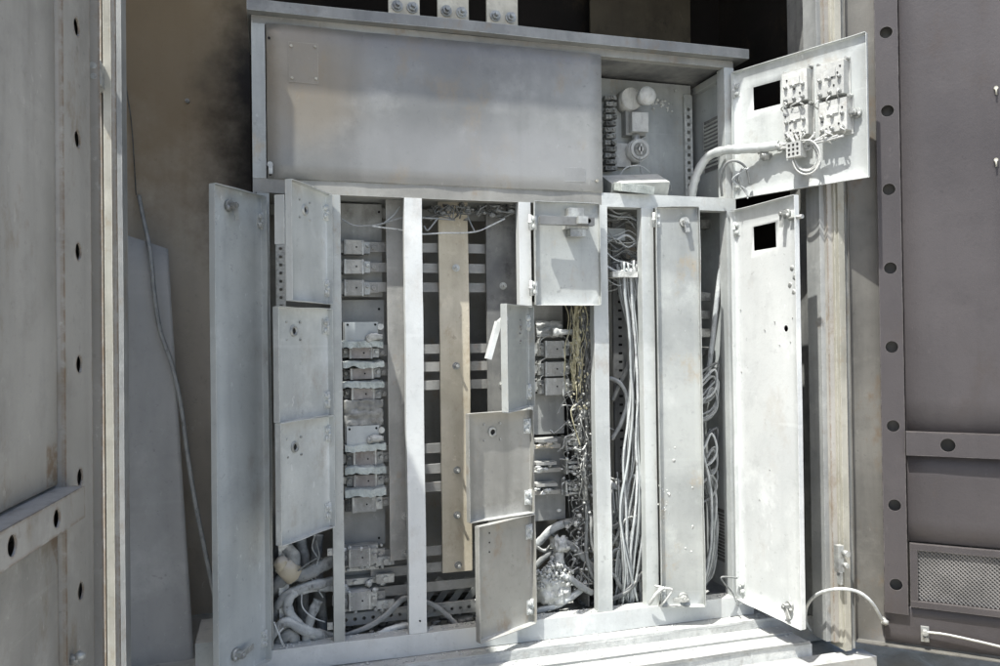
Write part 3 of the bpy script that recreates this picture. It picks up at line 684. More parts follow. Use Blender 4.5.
# ================================================================ equipment: fuses
def fuse(px0, px1, py0, py1, Y, m, label, group, boards=False, lean=0, d=.05):
    a, c, z0, z1 = rect(px0, py0, px1, py1, Y-d); mx, mz = (a+c)/2, (z0+z1)/2; w_, h_ = c-a, z1-z0
    t = thing('fuse', label, 'fuse', (mx, Y, z0), 0, group)
    R = Matrix.Translation((mx, Y-d/2, mz)) @ Matrix.Rotation(rad(lean), 4, 'Y')
    b = MB().box(-w_/2, w_/2, -d/2, d/2, -h_/2, h_/2).bevel(min(.0035, h_*.12), 2); b.warp(.0008, 28, px0+py0); b.xform(R); body = b.build('body', m, t)
    MB().cyl(R @ Vector((w_*.12, -d/2, 0)), R @ Vector((w_*.12, -d/2-.003, 0)), .0028, 8).build('indicator', 'black_hole', body)
    for s in (-1, 1):
        MB().box(s*w_*.44-.0025, s*w_*.44+.0025, -d/2-.0016, d/2-.01, -h_/2-.0012, h_/2+.0012, R).build('end_band', 'zinc', body)
        for q_ in (-1, 1): MB().cyl(R @ Vector((s*w_*.36, -d/2, q_*h_*.32)), R @ Vector((s*w_*.36, -d/2-.002, q_*h_*.32)), .0022, 6).build('rivet', 'zinc', body)
        b = MB().box(s*(w_/2+.011)-.010, s*(w_/2+.011)+.010, -d/2+.006, d/2, -h_*.42, h_*.40, R).bevel(.003)
        b.cyl(R @ Vector((s*(w_/2+.012), -d/2+.006, h_*.1)), R @ Vector((s*(w_/2+.012), -d/2-.008, h_*.1)), .006, 6)
        b.warp(.002, 40, py0).build('contact', 'zinc' if s > 0 else 'char', t)
        b = MB().box(min(s*(w_/2+.018), s*(w_/2+.05)), max(s*(w_/2+.018), s*(w_/2+.05)), -.008, -.002, -h_*.28, h_*.28, R).bevel(.001)
        if s > 0: b.cyl(R @ Vector((w_/2+.034, -.008, 0)), R @ Vector((w_/2+.034, -.016, 0)), .007, 6)
        b.build('blade', 'busbar' if s > 0 else 'zinc', t)
    return t
def board(px0, px1, py0, py1, Y, label, group, seed, name='arc_barrier', m='ash_board', cat='barrier', depth=.10):
    """cracked ash-white insulating board sagging over a fuse"""
    a, c, z0, z1 = rect(px0, py0, px1, py1, Y-depth); b = MB(); n, k = 18, 7
    V = []
    for i in range(n+1):
        row = []
        for j in range(k+1):
            u, v = i/n, j/k
            x = a+(c-a)*u+.003*noise.noise((v*4, seed, 1)); y = Y-depth*(1-v)+.006*noise.noise((u*5, seed*2, 0))*(1-v)
            z = z0+(z1-z0)*(.72+.28*v)+(.006*noise.noise((u*2.2+seed*4, v*1.5, seed)))+(.004*noise.noise((u*7, seed, v*3)))
            row.append(b.bm.verts.new((x, y, z)))
        V.append(row)
    for i in range(n):
        for j in range(k): b.bm.faces.new((V[i][j], V[i+1][j], V[i+1][j+1], V[i][j+1])).smooth = True
    # drooping front lip
    prev = None
    for i in range(n+1):
        v = V[i][0]; l = (z1-z0)*(.62+.18*noise.noise((i*.3, seed*3, 2))+.10*noise.noise((i*1.3, seed*3, 8)))
        q = b.bm.verts.new(v.co+Vector((0, -.002+.003*noise.noise((i*.8, seed, 7)), -l*.5))); q2 = b.bm.verts.new(v.co+Vector((0, -.003+.002*noise.noise((i*1.4, seed, 17)), -l)))
        if prev: b.bm.faces.new((prev[0], v, q, prev[1])); b.bm.faces.new((prev[1], q, q2, prev[2]))
        prev = (v, q, q2)
    return tag(solid(b.build(name, m), .0022), label, cat, group)
G1 = 'fuses in the upper left switch'; n1 = ('topmost', 'middle', 'lowest')
for k, (y0, y1) in enumerate(((240, 254), (259.5, 273.5), (280, 295.5))):
    fuse(344, 364, y0, y1, .165, 'fuse_grey', f'{n1[k]} of three pale grey fuses above the switch plate in the left bay', G1)
# operating plates and white fuse stubs
def op_plate(px0, px1, py0, py1, Y, label):
    a, c, z0, z1 = rect(px0, py0, px1, py1, Y); t = thing('switch_plate', label, 'switch plate', ((a+c)/2, Y, z0))
    b = MB().box(a, c, Y, Y+.006, z0, z1).bevel(.002); b.warp(.002, 14, py0); pl = b.build('plate', 'blue_steel', t)
    for f in (.08, .92): MB().cyl((a+(c-a)*f, Y+.001, z1-.009), (a+(c-a)*f, Y-.001, z1-.009), .004, 10).build('hole', 'black_hole', t)
    MB().box(a-.006, a, Y+.006, .168, z0+.01, z1).box(c, c+.006, Y+.006, .168, z0+.01, z1).build('bracket', 'plate', t)
    MB().ball((c-.012, Y-.012, z0+(z1-z0)*.38), .014, 2, .4, 30, (1.7, 1, .9)).ball((c-.03, Y-.006, z0+(z1-z0)*.3), .012, 2, .5, 30).cyl((c-.02, Y-.014, z0+(z1-z0)*.36), (c+.012, Y-.014, z0+(z1-z0)*.36), .008, 8).build('spindle', 'ash_lump', t)
    MB().cyl((c+.008, Y+.004, z1-.016), (c+.008, Y-.006, z1-.016), .011, 8).build('roller', 'zinc', t)
op_plate(345, 378, 322, 346, .09, 'blue-grey switch plate with a white stub, higher in the left fuse column')
op_plate(347, 379, 426, 446, .09, 'blue-grey switch plate with a white stub, lower in the left fuse column')
G2 = 'brown fuses between white boards'
ord_ = ('topmost', 'second', 'third', 'fourth', 'fifth', 'lowest')
for k, (y0, y1, xo) in enumerate(((347.5, 358.5, 0), (368.5, 379, 1), (388.5, 399.5, 2), (451, 467, 4), (475, 487, 4.5), (497, 512, 3))):
    fuse(349+xo, 373+xo, y0, y1, .165, 'fuse_brown' if k < 5 else 'fuse_grey', f'{ord_[k]} small brown fuse under a white board in the left bay', G2, lean=random.uniform(-2, 2), d=.06)
for k, (y0, y1, xo) in enumerate(((339, 349, 0), (360, 368.5, 1), (380, 389, 1), (442, 452, 3), (465, 475, 3), (487, 497.5, 3))):
    board(342+xo, 383+xo, y0, y1, .165, f'{ord_[k]} of the sagging ash-white insulating boards in the left fuse column', 'sagging white boards', k+1, depth=.085)
# crumpled sheet between the switches
a, c, z0, z1 = rect(344, 400, 383, 426, .10); b = MB(); n = 16
V = [[b.bm.verts.new((a+(c-a)*i/n, .10+.014*noise.noise((i*.33, j*.33, 1))+.010*noise.noise((i*.8, j*.5, 4)), z0+(z1-z0)*j/n+.004*noise.noise((i*.5, j*.2, 9)))) for j in range(n+1)] for i in range(n+1)]
for i in range(n):
    for j in range(n): b.bm.faces.new((V[i][j], V[i+1][j], V[i+1][j+1], V[i][j+1])).smooth = True
tag(solid(b.build('crumpled_cover', 'fuse_grey'), .003), 'crumpled grey insulating cover between the two switches of the left bay', 'cover')
# lower left disconnector, three poles
for k, (y0, y1, full) in enumerate(((549, 566.5, 1), (570, 584, 0), (592, 610, 1))):
    lab = ('highest pale fuse with terminals at the foot of the left bay', 'empty fuse base with bolts between the two lowest pale fuses', 'lowest pale fuse with terminals at the foot of the left bay')[k]
    if full:
        t = fuse(348.5, 371, y0, y1, .165, 'fuse_grey', lab, None, d=.075)
    else: t = thing('empty_fuse_holder', lab, 'fuse holder', (at(360, y1, .165).x, .165, at(360, y1, .165).z))
    a, c, z0, z1 = rect(339, y0-4, 384, y1+2, .13)
    b = MB().box(a, c, .125, .166, z0+.008, z0+.028).box(a, c-.02, .12, .166, z1-.012, z1).bevel(.002)
    for f in (.12, .35, .7, .9): b.cyl((a+(c-a)*f, .125, z0+.018), (a+(c-a)*f, .112, z0+.018), .007, 6)
    b.box(c-.03, c+.03, .10, .112, z0+.012, z0+.040).cyl((c, .10, z0+.026), (c, .088, z0+.026), .010, 6)
    b.warp(.002, 30, k).build('base_frame', 'zinc', t)
    b = MB()
    for q in range(7): b.ball((random.uniform(a, c), random.uniform(.09, .12), random.choice((z0+.01, z1-.004))), random.uniform(.006, .012), 1, .5)
    b.build('ash_crust', 'ash_lump', t)['kind'] = 'stuff'
# right bay: three standing grey fuses, three wrecks
G3 = 'grey fuses in the right bay'
for k, (y0, y1, xo) in enumerate(((341, 357, 0), (362, 376, 0), (378, 395, 0))):
    t = fuse(545+xo, 564.5+xo, y0, y1, .16, 'fuse_grey', f'{n1[k]} dark grey fuse with clamp ears below the folded-back door', G3, d=.06)
    a, c, z0, z1 = rect(538, y0-5, 571, y1, .11); pts = [(a, .115, z0+.02), (a+.012, .11, z1-.012), (a+.03, .108, z1-.002), (c-.03, .108, z1-.002), (c-.012, .11, z1-.012), (c+.004, .115, z0+.02)]
    b = MB(); 
    for i in range(len(pts)-1):
        p, q = Vector(pts[i]), Vector(pts[i+1]); A = [p, q, q+Vector((0, .05, 0)), p+Vector((0, .05, 0))]; b.poly(A)
    bmesh.ops.remove_doubles(b.bm, verts=b.bm.verts[:], dist=.0005)
    solid(b.build('clamp_hood', 'zinc', t), .003)
a, c, z0, z1 = rect(536, 321, 562, 337, .12); b = MB(); n = 12
V = [[b.bm.verts.new((a+(c-a)*i/n, .10+.02*noise.noise((i*.3, j*.4, 3))+.03*j/n, z0+(z1-z0)*j/n+.006*noise.noise((i*.5, j*.2, 6)))) for j in range(n+1)] for i in range(n+1)]
for i in range(n):
    for j in range(n): b.bm.faces.new((V[i][j], V[i+1][j], V[i+1][j+1], V[i][j+1])).smooth = True
tag(solid(b.build('crumpled_cover', 'plate'), .003), 'crumpled dark cover above the grey fuses of the right bay', 'cover')
p = at(557, 332, .08); q = at(578, 332, .08)
tag(MB().cyl(p, q, .010, 10).cyl(p-Vector((.02, 0, 0)), p, .015, 10).ball(p, .016, 1, .4).build('spindle', 'ash_lump'), 'short white spindle sticking out above the grey fuses', 'spindle')
for k, (y0, y1) in enumerate(((436, 450), (459, 473), (480, 495))):
    a, c, z0, z1 = rect(534, y0, 575, y1, .14)
    t = thing('burnt_fuse_holder', f'{n1[k]} of three burnt-out fuse bases with bare clamps in the right bay', 'fuse holder', ((a+c)/2, .165, z0), 0, 'burnt-out fuse holders')
    MB().box(a, a+(c-a)*.62, .13, .166, z0+.006, z0+.02).box(a, a+(c-a)*.5, .115, .16, z1-.016, z1-.006).bevel(.002).warp(.004, 22, k).build('rail', 'busbar', t)
    b = MB(); xx = a+(c-a)*.68
    b.box(xx, xx+.06, .10, .15, z0+.006, z0+.012).box(xx, xx+.055, .10, .15, z1-.012, z1-.006).box(xx, xx+.006, .10, .15, z0, z1)
    for f in (.2, .5, .8): b.box(xx+.01, xx+.06, .095, .102, z0+(z1-z0)*f-.004, z0+(z1-z0)*f+.004)
    b.cyl((xx+.03, .10, (z0+z1)/2), (xx+.03, .085, (z0+z1)/2), .010, 6).bevel(.001).warp(.003, 40, k).build('clamp', 'zinc', t)
    b = MB()
    for q in range(6): b.ball((random.uniform(a, a+.06), random.uniform(.10, .13), z0+random.uniform(.012, .03)), random.uniform(.005, .011), 1, .5, 40, (1.6, 1, .7))
    b.build('ash_crust', 'ash_lump' if k else 'ivory_bar', t)['kind'] = 'stuff'
    q0 = Vector((xx+.05, .11, (z0+z1)/2))
    MB().tube([q0, q0+Vector((.05, .0, -.01)), q0+Vector((.10, .02, -.05)), q0+Vector((.13, .03, -.12))], .013, 8, 5, .004, k).build('cable_tail', 'char', t)

# ================================================================ meltdown at the foot of the right bay
t = thing('melted_terminal', 'lump of melted ash-white terminal block at the foot of the right bay', 'debris', tuple(at(556, 612, .05)))
a, c, z0, z1 = rect(538, 558, 572, 606, .06)
b = MB(); g = bmesh.ops.create_icosphere(b.bm, subdivisions=5, radius=1)
for v in b.bm.verts:
    n_ = v.co.copy(); e_ = max(abs(n_.x), abs(n_.y), abs(n_.z))**.6
    v.co = Vector(((a+c)/2+n_.x/e_*(c-a)*.50, .09+n_.y/e_*.045, z0+(z1-z0)*.30+n_.z/e_*(z1-z0)*.31))
b.warp(.014, 18, 2).warp(.008, 55, 4).warp(.004, 150, 6)
for f in b.bm.faces: f.smooth = True
b.build('melted_body', 'ash_lump', t)
b = MB()
for q in range(330):
    u, v = random.random(), random.random()**1.3
    b.ball((a+(c-a)*u, random.uniform(.035, .09), z0+(z1-z0)*(.45+.5*(1-v)*(1-abs(u-.5)))), random.uniform(.002, .007), 1, .9, 50)
b.build('crust', 'ash_lump', t)['kind'] = 'stuff'
b = MB(); p = at(560, 545, .09)
b.ball(p, .028, 3, .8).ball(p+Vector((-.01, 0, -.05)), .03, 3, .7, 40, (.7, .7, 1.4)).build('column', 'ash_lump', t)
# ================================================================ cables and wires
def wire(name, pts, r, m, label, cat='cable', group=None, jit=.0, seed=0, n=8, sub=7):
    return tag(MB().tube([at(*p) for p in pts], r, n, sub, jit, seed).build(name, m), label, cat, group)
# on the brown wall
wire('wall_cable', [(139, 196, .60), (142, 212, .52), (150, 250, .36), (154, 290, .335), (160, 330, .32), (172, 365, .30), (181, 405, .28), (187, 450, .255), (195, 500, .225), (205, 550, .20), (217, 608, .17), (226, 660, .14)], .0072, 'cable', 'thin grey cable hanging down the brown wall left of the cabinet')
for i, q in enumerate(([(122, 20, .6), (124, 70, .6), (131, 120, .6), (134, 160, .6), (136, 195, .6)],)):
    wire('thin_wire', q, .002, 'cable_dark', 'very thin dark wire on the brown wall above the hanging cable', 'wire')
p = at(187, 100, .6); tag(MB().cyl((p.x, .62, p.z), (p.x, .605, p.z), .008, 12).cyl((p.x, .605, p.z), (p.x, .598, p.z), .005, 6).build('wall_bolt', 'busbar'), 'small grey bolt in the brown wall', 'bolt')
# coiled thick cables bottom left
GC = 'thick coiled cables in the lower left bay'
coil = [([(262, 600, .10), (285, 578, .05), (305, 574, .03), (322, 566, .05), (345, 556, .12)], .020), ([(270, 622, .10), (283, 600, .05), (300, 590, .03), (322, 583, .04), (340, 582, .12)], .017), ([(345, 640, .12), (318, 634, .04), (298, 624, .03), (288, 606, .035), (297, 592, .03), (322, 587, .05), (345, 590, .12)], .015),
        ([(268, 640, .06), (284, 622, .02), (300, 628, .02), (318, 636, .05), (350, 642, .14)], .015), ([(272, 560, .15), (284, 548, .08), (293, 556, .05), (290, 575, .05), (276, 590, .1)], .022), ([(318, 600, .05), (312, 615, .04), (308, 632, .04), (306, 648, .06)], .016), ([(275, 648, .06), (290, 634, .04), (296, 644, .05), (300, 655, .07)], .018), ([(300, 540, .2), (304, 565, .16), (302, 600, .16), (306, 640, .16)], .02), ([(318, 535, .2), (316, 565, .17), (320, 600, .16), (322, 640, .16)], .02)]
for i, (q, r) in enumerate(coil): wire('power_cable', q, r, 'cable' if i < 7 else 'cable_dark', 'thick ash-grey power cable coiled behind the lowest opening of the left bay', 'cable', GC, .004, i)
p = at(285, 567, .04); tag(MB().cyl(p+Vector((.03, 0, -.03)), p+Vector((-.008, -.01, .012)), .034, 16, .028).ball(p+Vector((-.008, -.01, .012)), .027, 3, .25, 30).warp(.004, 60).build('cable_stump', 'ivory_bar'), 'cream burnt cable end lump at the left edge of the coiled cables', 'cable end')
for i, q in enumerate(([(314, 535, .05), (312, 548, .04), (318, 560, .03), (311, 575, .03), (318, 590, .03), (323, 598, .04)], [(316, 540, .05), (320, 556, .03), (314, 570, .03), (320, 585, .03)], [(302, 595, .01), (303, 608, .0), (312, 618, .0), (325, 622, .03)], [(274, 622, -.02), (280, 640, -.03), (284, 646, -.02), (279, 634, -.015), (283, 628, -.01)], [(292, 575, .02), (300, 569, .01), (310, 563, .02), (320, 557, .03)])):
    wire('thin_wire', q, .0022, 'cable', 'thin pale wire straggling over the coiled power cables', 'wire', 'thin wires over the coiled cables', .004, i)
# thin wires across the top of the centre bays
for i, (q, lab) in enumerate((([(334, 214, .02), (345, 221, .03), (356, 226, .03), (372, 226, .03), (388, 222, .04), (404, 218, .04), (430, 218, .04), (455, 220, .05)], 'thin pale wire sagging across the top left of the open bays'), ([(372, 226, .03), (395, 229, .035), (420, 234, .04), (445, 233, .04), (474, 232, .04), (490, 226, .04), (505, 219, .04)], 'thin pale wire sagging lower across the centre bays'), ([(383, 224, .04), (394, 215, .05), (400, 207, .06)], 'short thin wire rising behind the centre post'), ([(424, 226, .04), (428, 230, .03), (437, 219, .04)], 'short bent wire end right of the centre post'), ([(466, 210, .06), (469, 220, .05), (475, 233, .04)], 'short wire dropping from the debris at the top of the cream bar'))):
    wire('thin_wire', q, .0026, 'cable', lab, 'wire', None, .002, i)
# charred debris hanging under the top rail
t = thing('charred_debris', 'clump of charred wire debris under the rail at the top of the cream bar', 'debris', tuple(at(475, 212, .06)))
b = MB()
for q in range(60):
    p = at(random.uniform(428, 516), 205+abs(random.gauss(0, 6)), random.uniform(.04, .1)); b.ball(p, random.uniform(.004, .012), 1, .7, 50, (1.5, 1, .8))
b.build('crust', 'char', t)['kind'] = 'stuff'
b = MB()
for q in range(26):
    p = at(random.uniform(430, 516), 206, random.uniform(.03, .08)); b.tube([p, p+Vector((random.uniform(-.03, .03), random.uniform(-.01, .01), -random.uniform(.005, .03))), p+Vector((random.uniform(-.06, .06), 0, -random.uniform(.0, .05)))], .0025, 5, 4, .004, q)
b.build('strands', 'char', t)['kind'] = 'stuff'
# right bay: burnt strand bundle
t = thing('burnt_strand_bundle', 'bundle of burnt yellowish wire strands hanging beside the grey fuses', 'wire bundle', tuple(at(580, 480, .06)))
for part, m, cnt, r in (('yellow_strands', 'strand', 16, .0011), ('charred_strands', 'char', 9, .0012)):
    b = MB()
    for q in range(cnt):
        x = 570+random.gauss(9 if m == 'strand' else 14, 4); yy = 300; pts = []
        end = random.uniform(370, 420) if m == 'strand' else random.uniform(430, 560)
        while yy < end:
            pts.append(at(x, yy, .05+random.uniform(-.02, .03))); x += random.gauss(.2, 2.4); x = min(max(x, 565), 592); yy += random.uniform(10, 26)
        if len(pts) > 2: b.tube(pts, r*random.uniform(.7, 1.8), 5, 5, .012, q)
    for q in range(110):
        p = at(random.gauss(581, 5), random.uniform(305, 410 if m == 'strand' else 550), random.uniform(.03, .08)); b.ball(p, random.uniform(.0015, .0045), 1, .9, 60, (1, 1, 1.6))
    b.build(part, m, t)['kind'] = 'stuff'
for q, (px, ym, m) in enumerate(((575, 390, 'strand'), (581, 440, 'char'), (586, 500, 'char'), (589, 430, 'char'), (578, 360, 'strand'))):
    pts = [at(px+random.uniform(-2.5, 2.5), 300+k*(ym-300)/7, .065+random.uniform(-.015, .015)) for k in range(8)]
    b = MB().tube(pts, .0075, 9, 14, .006, q)
    for v in b.bm.verts: v.co += Vector(noise.noise_vector(v.co*170))*.0045+Vector(noise.noise_vector(v.co*70))*.004
    b.build('crusted_wire', m, t)
b = MB()
for q in range(170):
    p = at(random.gauss(582, 8), random.uniform(385, 585), random.uniform(.06, .14)); d = [Vector((random.uniform(-.05, .05), random.uniform(-.02, .02), random.uniform(-.06, .03))) for _ in range(3)]
    b.tube([p, p+d[0], p+d[0]+d[1]*.7, p+d[0]+d[1]], random.choice((.0009, .0009, .0012, .002, .0035)), 5, 4, .008, q)
b.build('tangle', 'char', t)['kind'] = 'stuff'
b = MB()
for q in range(150):
    p = at(random.gauss(580, 8), random.uniform(420, 590), random.uniform(.05, .13)); b.ball(p, random.uniform(.002, .008), 1, .9, 60, (1.2, 1, .8))
b.build('ash_flakes', 'ash_lump', t)['kind'] = 'stuff'
wire('thin_wire', [(574, 405, .03), (571, 412, .02), (574, 425, .02), (577, 435, .03), (580, 445, .03)], .0022, 'strand', 'thin loose yellowish wire loop below the grey fuses', 'wire')
# thick cables lower right bays
GR = 'ash-covered cables in the lower right bays'
rc = [([(536, 545, .16), (552, 530, .14), (570, 522, .14), (600, 518, .14)], .020), ([(536, 565, .16), (552, 552, .14), (575, 545, .12), (600, 541, .12)], .016), ([(536, 612, .08), (560, 604, .06), (580, 590, .07), (596, 570, .1), (620, 548, .1)], .015), ([(563, 540, .10), (580, 552, .08), (592, 568, .06), (608, 590, .08)], .018),
      ([(566, 575, .05), (578, 584, .04), (592, 592, .05)], .016), ([(569, 580, .05), (562, 574, .04)], .014), ([(612, 545, .08), (628, 535, .06), (645, 520, .1)], .013), ([(612, 528, .08), (625, 520, .06), (638, 505, .1)], .013), ([(606, 480, .12), (622, 492, .10), (632, 510, .1)], .015), ([(612, 400, .10), (622, 380, .08), (630, 360, .08), (636, 330, .1)], .012), ([(610, 378, .1), (620, 384, .07), (627, 398, .07), (624, 415, .07), (612, 440, .1)], .011),
      ([(610, 600, .05), (626, 592, .04), (640, 575, .06), (650, 560, .1)], .011), ([(608, 575, .08), (625, 560, .08), (645, 530, .1)], .012), ([(612, 560, .12), (622, 580, .1), (640, 600, .1)], .013), ([(578, 470, .09), (586, 510, .06), (586, 550, .05), (592, 575, .05), (600, 590, .08)], .009), ([(582, 478, .09), (590, 515, .06), (592, 545, .05), (598, 565, .06)], .008)]
for i, (q, r) in enumerate(rc): wire('power_cable', q, r*.72, random.choice(('cable', 'cable', 'cable_dark')), 'ash-covered cable in the tangle at the foot of the right bays', 'cable', GR, .005, i+20)
rq = random.Random(5)
for i in range(15):
    x = rq.uniform(606, 640); y = rq.uniform(470, 590); Y = rq.uniform(.03, .14); dx = rq.choice((-1, 1))*rq.uniform(12, 26)
    wire('power_cable', [(x-dx, y-rq.uniform(-25, 30), Y+.03), (x-dx*.3, y+rq.uniform(-6, 8), Y), (x+dx*.4, y+rq.uniform(0, 24), Y), (x+dx, y+rq.uniform(10, 50), Y+.04)], rq.choice((.0035, .005, .007, .009)), rq.choice(('cable', 'cable', 'cable_dark', 'char')), 'ash-covered cable in the tangle at the foot of the right bays', 'cable', GR, .006, i+60)
for i in range(9):
    x = rq.uniform(536, 592); y = rq.uniform(515, 600); Y = rq.uniform(.06, .16); dx = rq.choice((-1, 1))*rq.uniform(12, 26)
    wire('power_cable', [(x-dx, y-rq.uniform(-25, 30), Y+.03), (x-dx*.3, y+rq.uniform(-6, 8), Y), (x+dx*.4, y+rq.uniform(0, 24), Y), (x+dx, y+rq.uniform(10, 30), Y+.04)], rq.choice((.003, .005, .007)), rq.choice(('cable', 'cable_dark', 'char')), 'ash-covered cable in the tangle at the foot of the right bays', 'cable', GR, .006, i+90)
# control wires in the narrow bay
GW = 'pale control wires in the narrow cable bay'
for i in range(40):
    Y = random.uniform(.03, .12); top = random.uniform(260, 272)
    if i < 15:                                   # bundle tied close to the narrow door
        x = random.uniform(635.5, 643); g = lambda k=1.: random.uniform(-k, k)
        pts = [(x-random.uniform(0, 12), top, Y), (x-3+g(2), 310, Y), (x+g(), 350, Y), (x*.6+639.5*.4+g(.4), 400, Y), (x+g(), 440, Y), (x*.5+639.5*.5+g(.4), 475, Y-.01), (x+g(2), 520, Y-.015), (x-random.uniform(0, 6), 560, Y), (x-random.uniform(0, 22), 606, Y+.02)]
    elif i < 27:                                 # fan spreading from the duct into one strand
        x = random.uniform(616, 642); xs_ = 629+(i % 5)*1.3
        pts = [(x, top, Y), (x*.75+xs_*.25, 295, Y), (xs_+random.uniform(-1, 1), 335, Y), (xs_+1+random.uniform(-1, 1), 370, Y), (xs_+random.uniform(-4, 4), 410, Y), (xs_+random.uniform(-9, 7), 460, Y), (xs_+random.uniform(-12, 9), 520, Y-.01), (random.uniform(610, 642), 606, Y+.02)]
    else:                                        # loose ends sweeping across the lower bay
        x = random.uniform(612, 640); d_ = random.uniform(-16, 16)
        pts = [(x, random.uniform(440, 500), Y+.03), (x+d_*.3, 520, Y), (x+d_*.8, 548, Y-.02), (x+d_, 575, Y-.01), (x+d_*.6, 604, Y+.02)]
    wire('control_wire', pts, random.choice((.0028, .0035, .0046)), 'cable' if i % 5 else 'blue_steel', 'pale control wire running down the narrow bay left of the narrow door', 'wire', GW, .0018, i+50, 6, 5)
for z_ in (402, 476):
    p = at(639.5, z_, .05); tag(MB().cyl((p.x, .07, p.z-.006), (p.x, .07, p.z+.006), .026, 14).build('cable_tie', 'cable'), ('upper' if z_ < 450 else 'lower')+' tie round the bundle of control wires beside the narrow door', 'cable tie', 'ties on the control wire bundle')
for i in range(40):
    y = random.uniform(212, 285); Y = random.uniform(.04, .16)
    wire('control_wire', [(604, y+random.uniform(-14, 8), Y+.03), (616, y+random.uniform(-5, 5), Y), (628, y+random.uniform(-4, 9), Y), (640, y+random.uniform(-6, 18), Y), (652, y+random.uniform(0, 26), Y+.03)], random.choice((.0014, .002, .003, .0045)), 'cable' if i % 3 else 'char', 'ash-grey wire in the tangle at the top of the narrow bay', 'wire', 'tangled wires at the top of the narrow bay', .008, i+90, 6, 5)
bx('wire_duct', 'ash_lump', S, 1.215, 1.312, .02, .08, at(632, 276, .04).z-.006, at(632, 272, .04).z, .001)
bx('wire_duct', 'blue_steel', S, 1.20, 1.312, .12, .16, at(632, 232, .1).z-.03, at(632, 228, .1).z, .001)
for i in range(24):
    x = random.uniform(703, 716); Y = random.uniform(.0, .12)
    wire('control_wire', [(698, random.uniform(380, 470), Y), (704, random.uniform(440, 480), Y), (712+random.uniform(-3, 4), 500+random.uniform(-10, 10), Y), (713+random.uniform(-4, 5), 540, Y), (708+random.uniform(-4, 6), 572, Y), (700, 595+random.uniform(-8, 3), Y+.03)], random.choice((.004, .005)), 'cable', 'pale wire hanging behind the right edge of the narrow door', 'wire', 'wires behind the right edge of the narrow door', .004, i+130, 6, 5)
for i in range(18):
    y = random.choice((372, 395, 440, 462, 478))+random.uniform(-8, 8); Y = random.uniform(.0, .1)
    wire('control_wire', [(696, y+12, Y), (704, y+4, Y), (714+random.uniform(-3, 4), y-6+random.uniform(-4, 4), Y), (717, y+8, Y), (711, y+20, Y), (698, y+26, Y+.02)], .0042, 'cable', 'looped pale wire hooked out beside the narrow door', 'wire', 'looped wires beside the narrow door', .003, i+160, 6, 5)
wire('conduit', [(722, 255, .06), (715, 317, .07), (708, 378, .08)], .010, 'cable', 'straight pale conduit leaning inside the right bay', 'conduit')
for i in range(12):
    z = 225+i*18; p = at(703, z, .14)
    if i in (0, 4, 5, 6, 7): tag(MB().box(p.x-.02, p.x+.02, .12, .16, p.z-.016, p.z+.016).bevel(.003).warp(.004, 30, i).build('terminal', 'char'), 'charred terminal block behind the right edge of the narrow door', 'terminal', 'charred terminals behind the narrow door')
# cable on the cabinet floor
wire('floor_cable', [(340, 636, .08), (362, 630, .06), (382, 618, .05), (396, 604, .05), (408, 598, .07), (430, 604, .09), (446, 614, .08), (458, 626, .06)], .009, 'cable', 'pale braided cable arching behind the centre post near the floor', 'cable', None, .004, 7)
wire('floor_cable', [(370, 640, .05), (385, 632, .05), (402, 627, .06), (420, 626, .08)], .012, 'cable', 'short thick cable lying on the floor left of the centre post', 'cable', None, .003, 8)
# earthing cord on the right
wire('earthing_cord', [(812, 632, -.18), (806, 622, -.20), (807, 606, -.24), (818, 594, -.30), (838, 589, -.36), (858, 592, -.40), (872, 603, -.42), (882, 620, -.40)], .0055, 'cable', 'looped grey earthing cord between the cabinet floor and the right kiosk door', 'cord')
wire('earthing_cord', [(737, 578, -.03), (722, 577, -.06), (724, 583, -.05), (732, 592, -.04), (738, 606, -.05)], .003, 'cable', 'short pale cord looped at the lower hinge of the tall right door', 'cord')
p = [at(655, 586, -.03), at(664, 588, -.05), at(672, 590, -.06), at(666, 600, -.05), at(659, 606, -.03)]
tag(MB().tube(p, .004, 6, 6, .003, 3).build('earthing_cord', 'ash_lump'), 'short ash-caked cord at the foot of the narrow door', 'cord')
tag(MB().tube([at(649, 604, -.03), at(656, 594, -.05), at(664, 588, -.05)], .006, 6, 6, .003, 5).build('bent_bracket', 'ash_lump'), 'bent ash-caked bracket on the base beam left of the narrow door', 'bracket')

# ================================================================ upper-right compartment devices
def disc_dev(name, px, py, Y, r, d, label, cat, m='relay'):
    p = at(px, py, Y); t = thing(name, label, cat, (p.x, Y, p.z-r))
    return t, p
p = at(638, 98, .16)
t = thing('alarm_horn', 'white alarm horn with two round cups on the compartment back plate', 'horn', (p.x, .23, p.z))
MB().cyl((p.x-.02, .228, p.z), (p.x-.02, .17, p.z), .046, 24, .042).bevel(.004).build('back_cup', 'fuse_grey', t)
MB().cyl((p.x+.02, .17, p.z), (p.x+.028, .135, p.z+.004), .026, 20, .036).ball((p.x+.028, .135, p.z+.004), .034, 3, .05, 9, (1, .5, 1)).build('front_cup', 'relay', t)
x0, x1, z0, z1 = rect(631, 113, 647, 132, .17)
t = thing('transformer', 'small boxy grey device below the alarm horn', 'device', ((x0+x1)/2, .23, z0))
MB().box(x0, x1, .16, .228, z0, z1).bevel(.005).warp(.003, 20).build('body', 'relay', t); MB().box(x0-.012, x1+.004, .19, .229, z0-.008, z1+.012).bevel(.003).build('frame', 'plate', t)
MB().cyl(((x0+x1)/2-.005, .19, z0-.008), ((x0+x1)/2-.005, .19, z0-.045), .016, 10).build('neck', 'zinc', t)
p = at(639, 150, .17); t = thing('round_gauge', 'round burnt-out gauge with a hollow face low on the back plate', 'gauge', (p.x, .23, p.z))
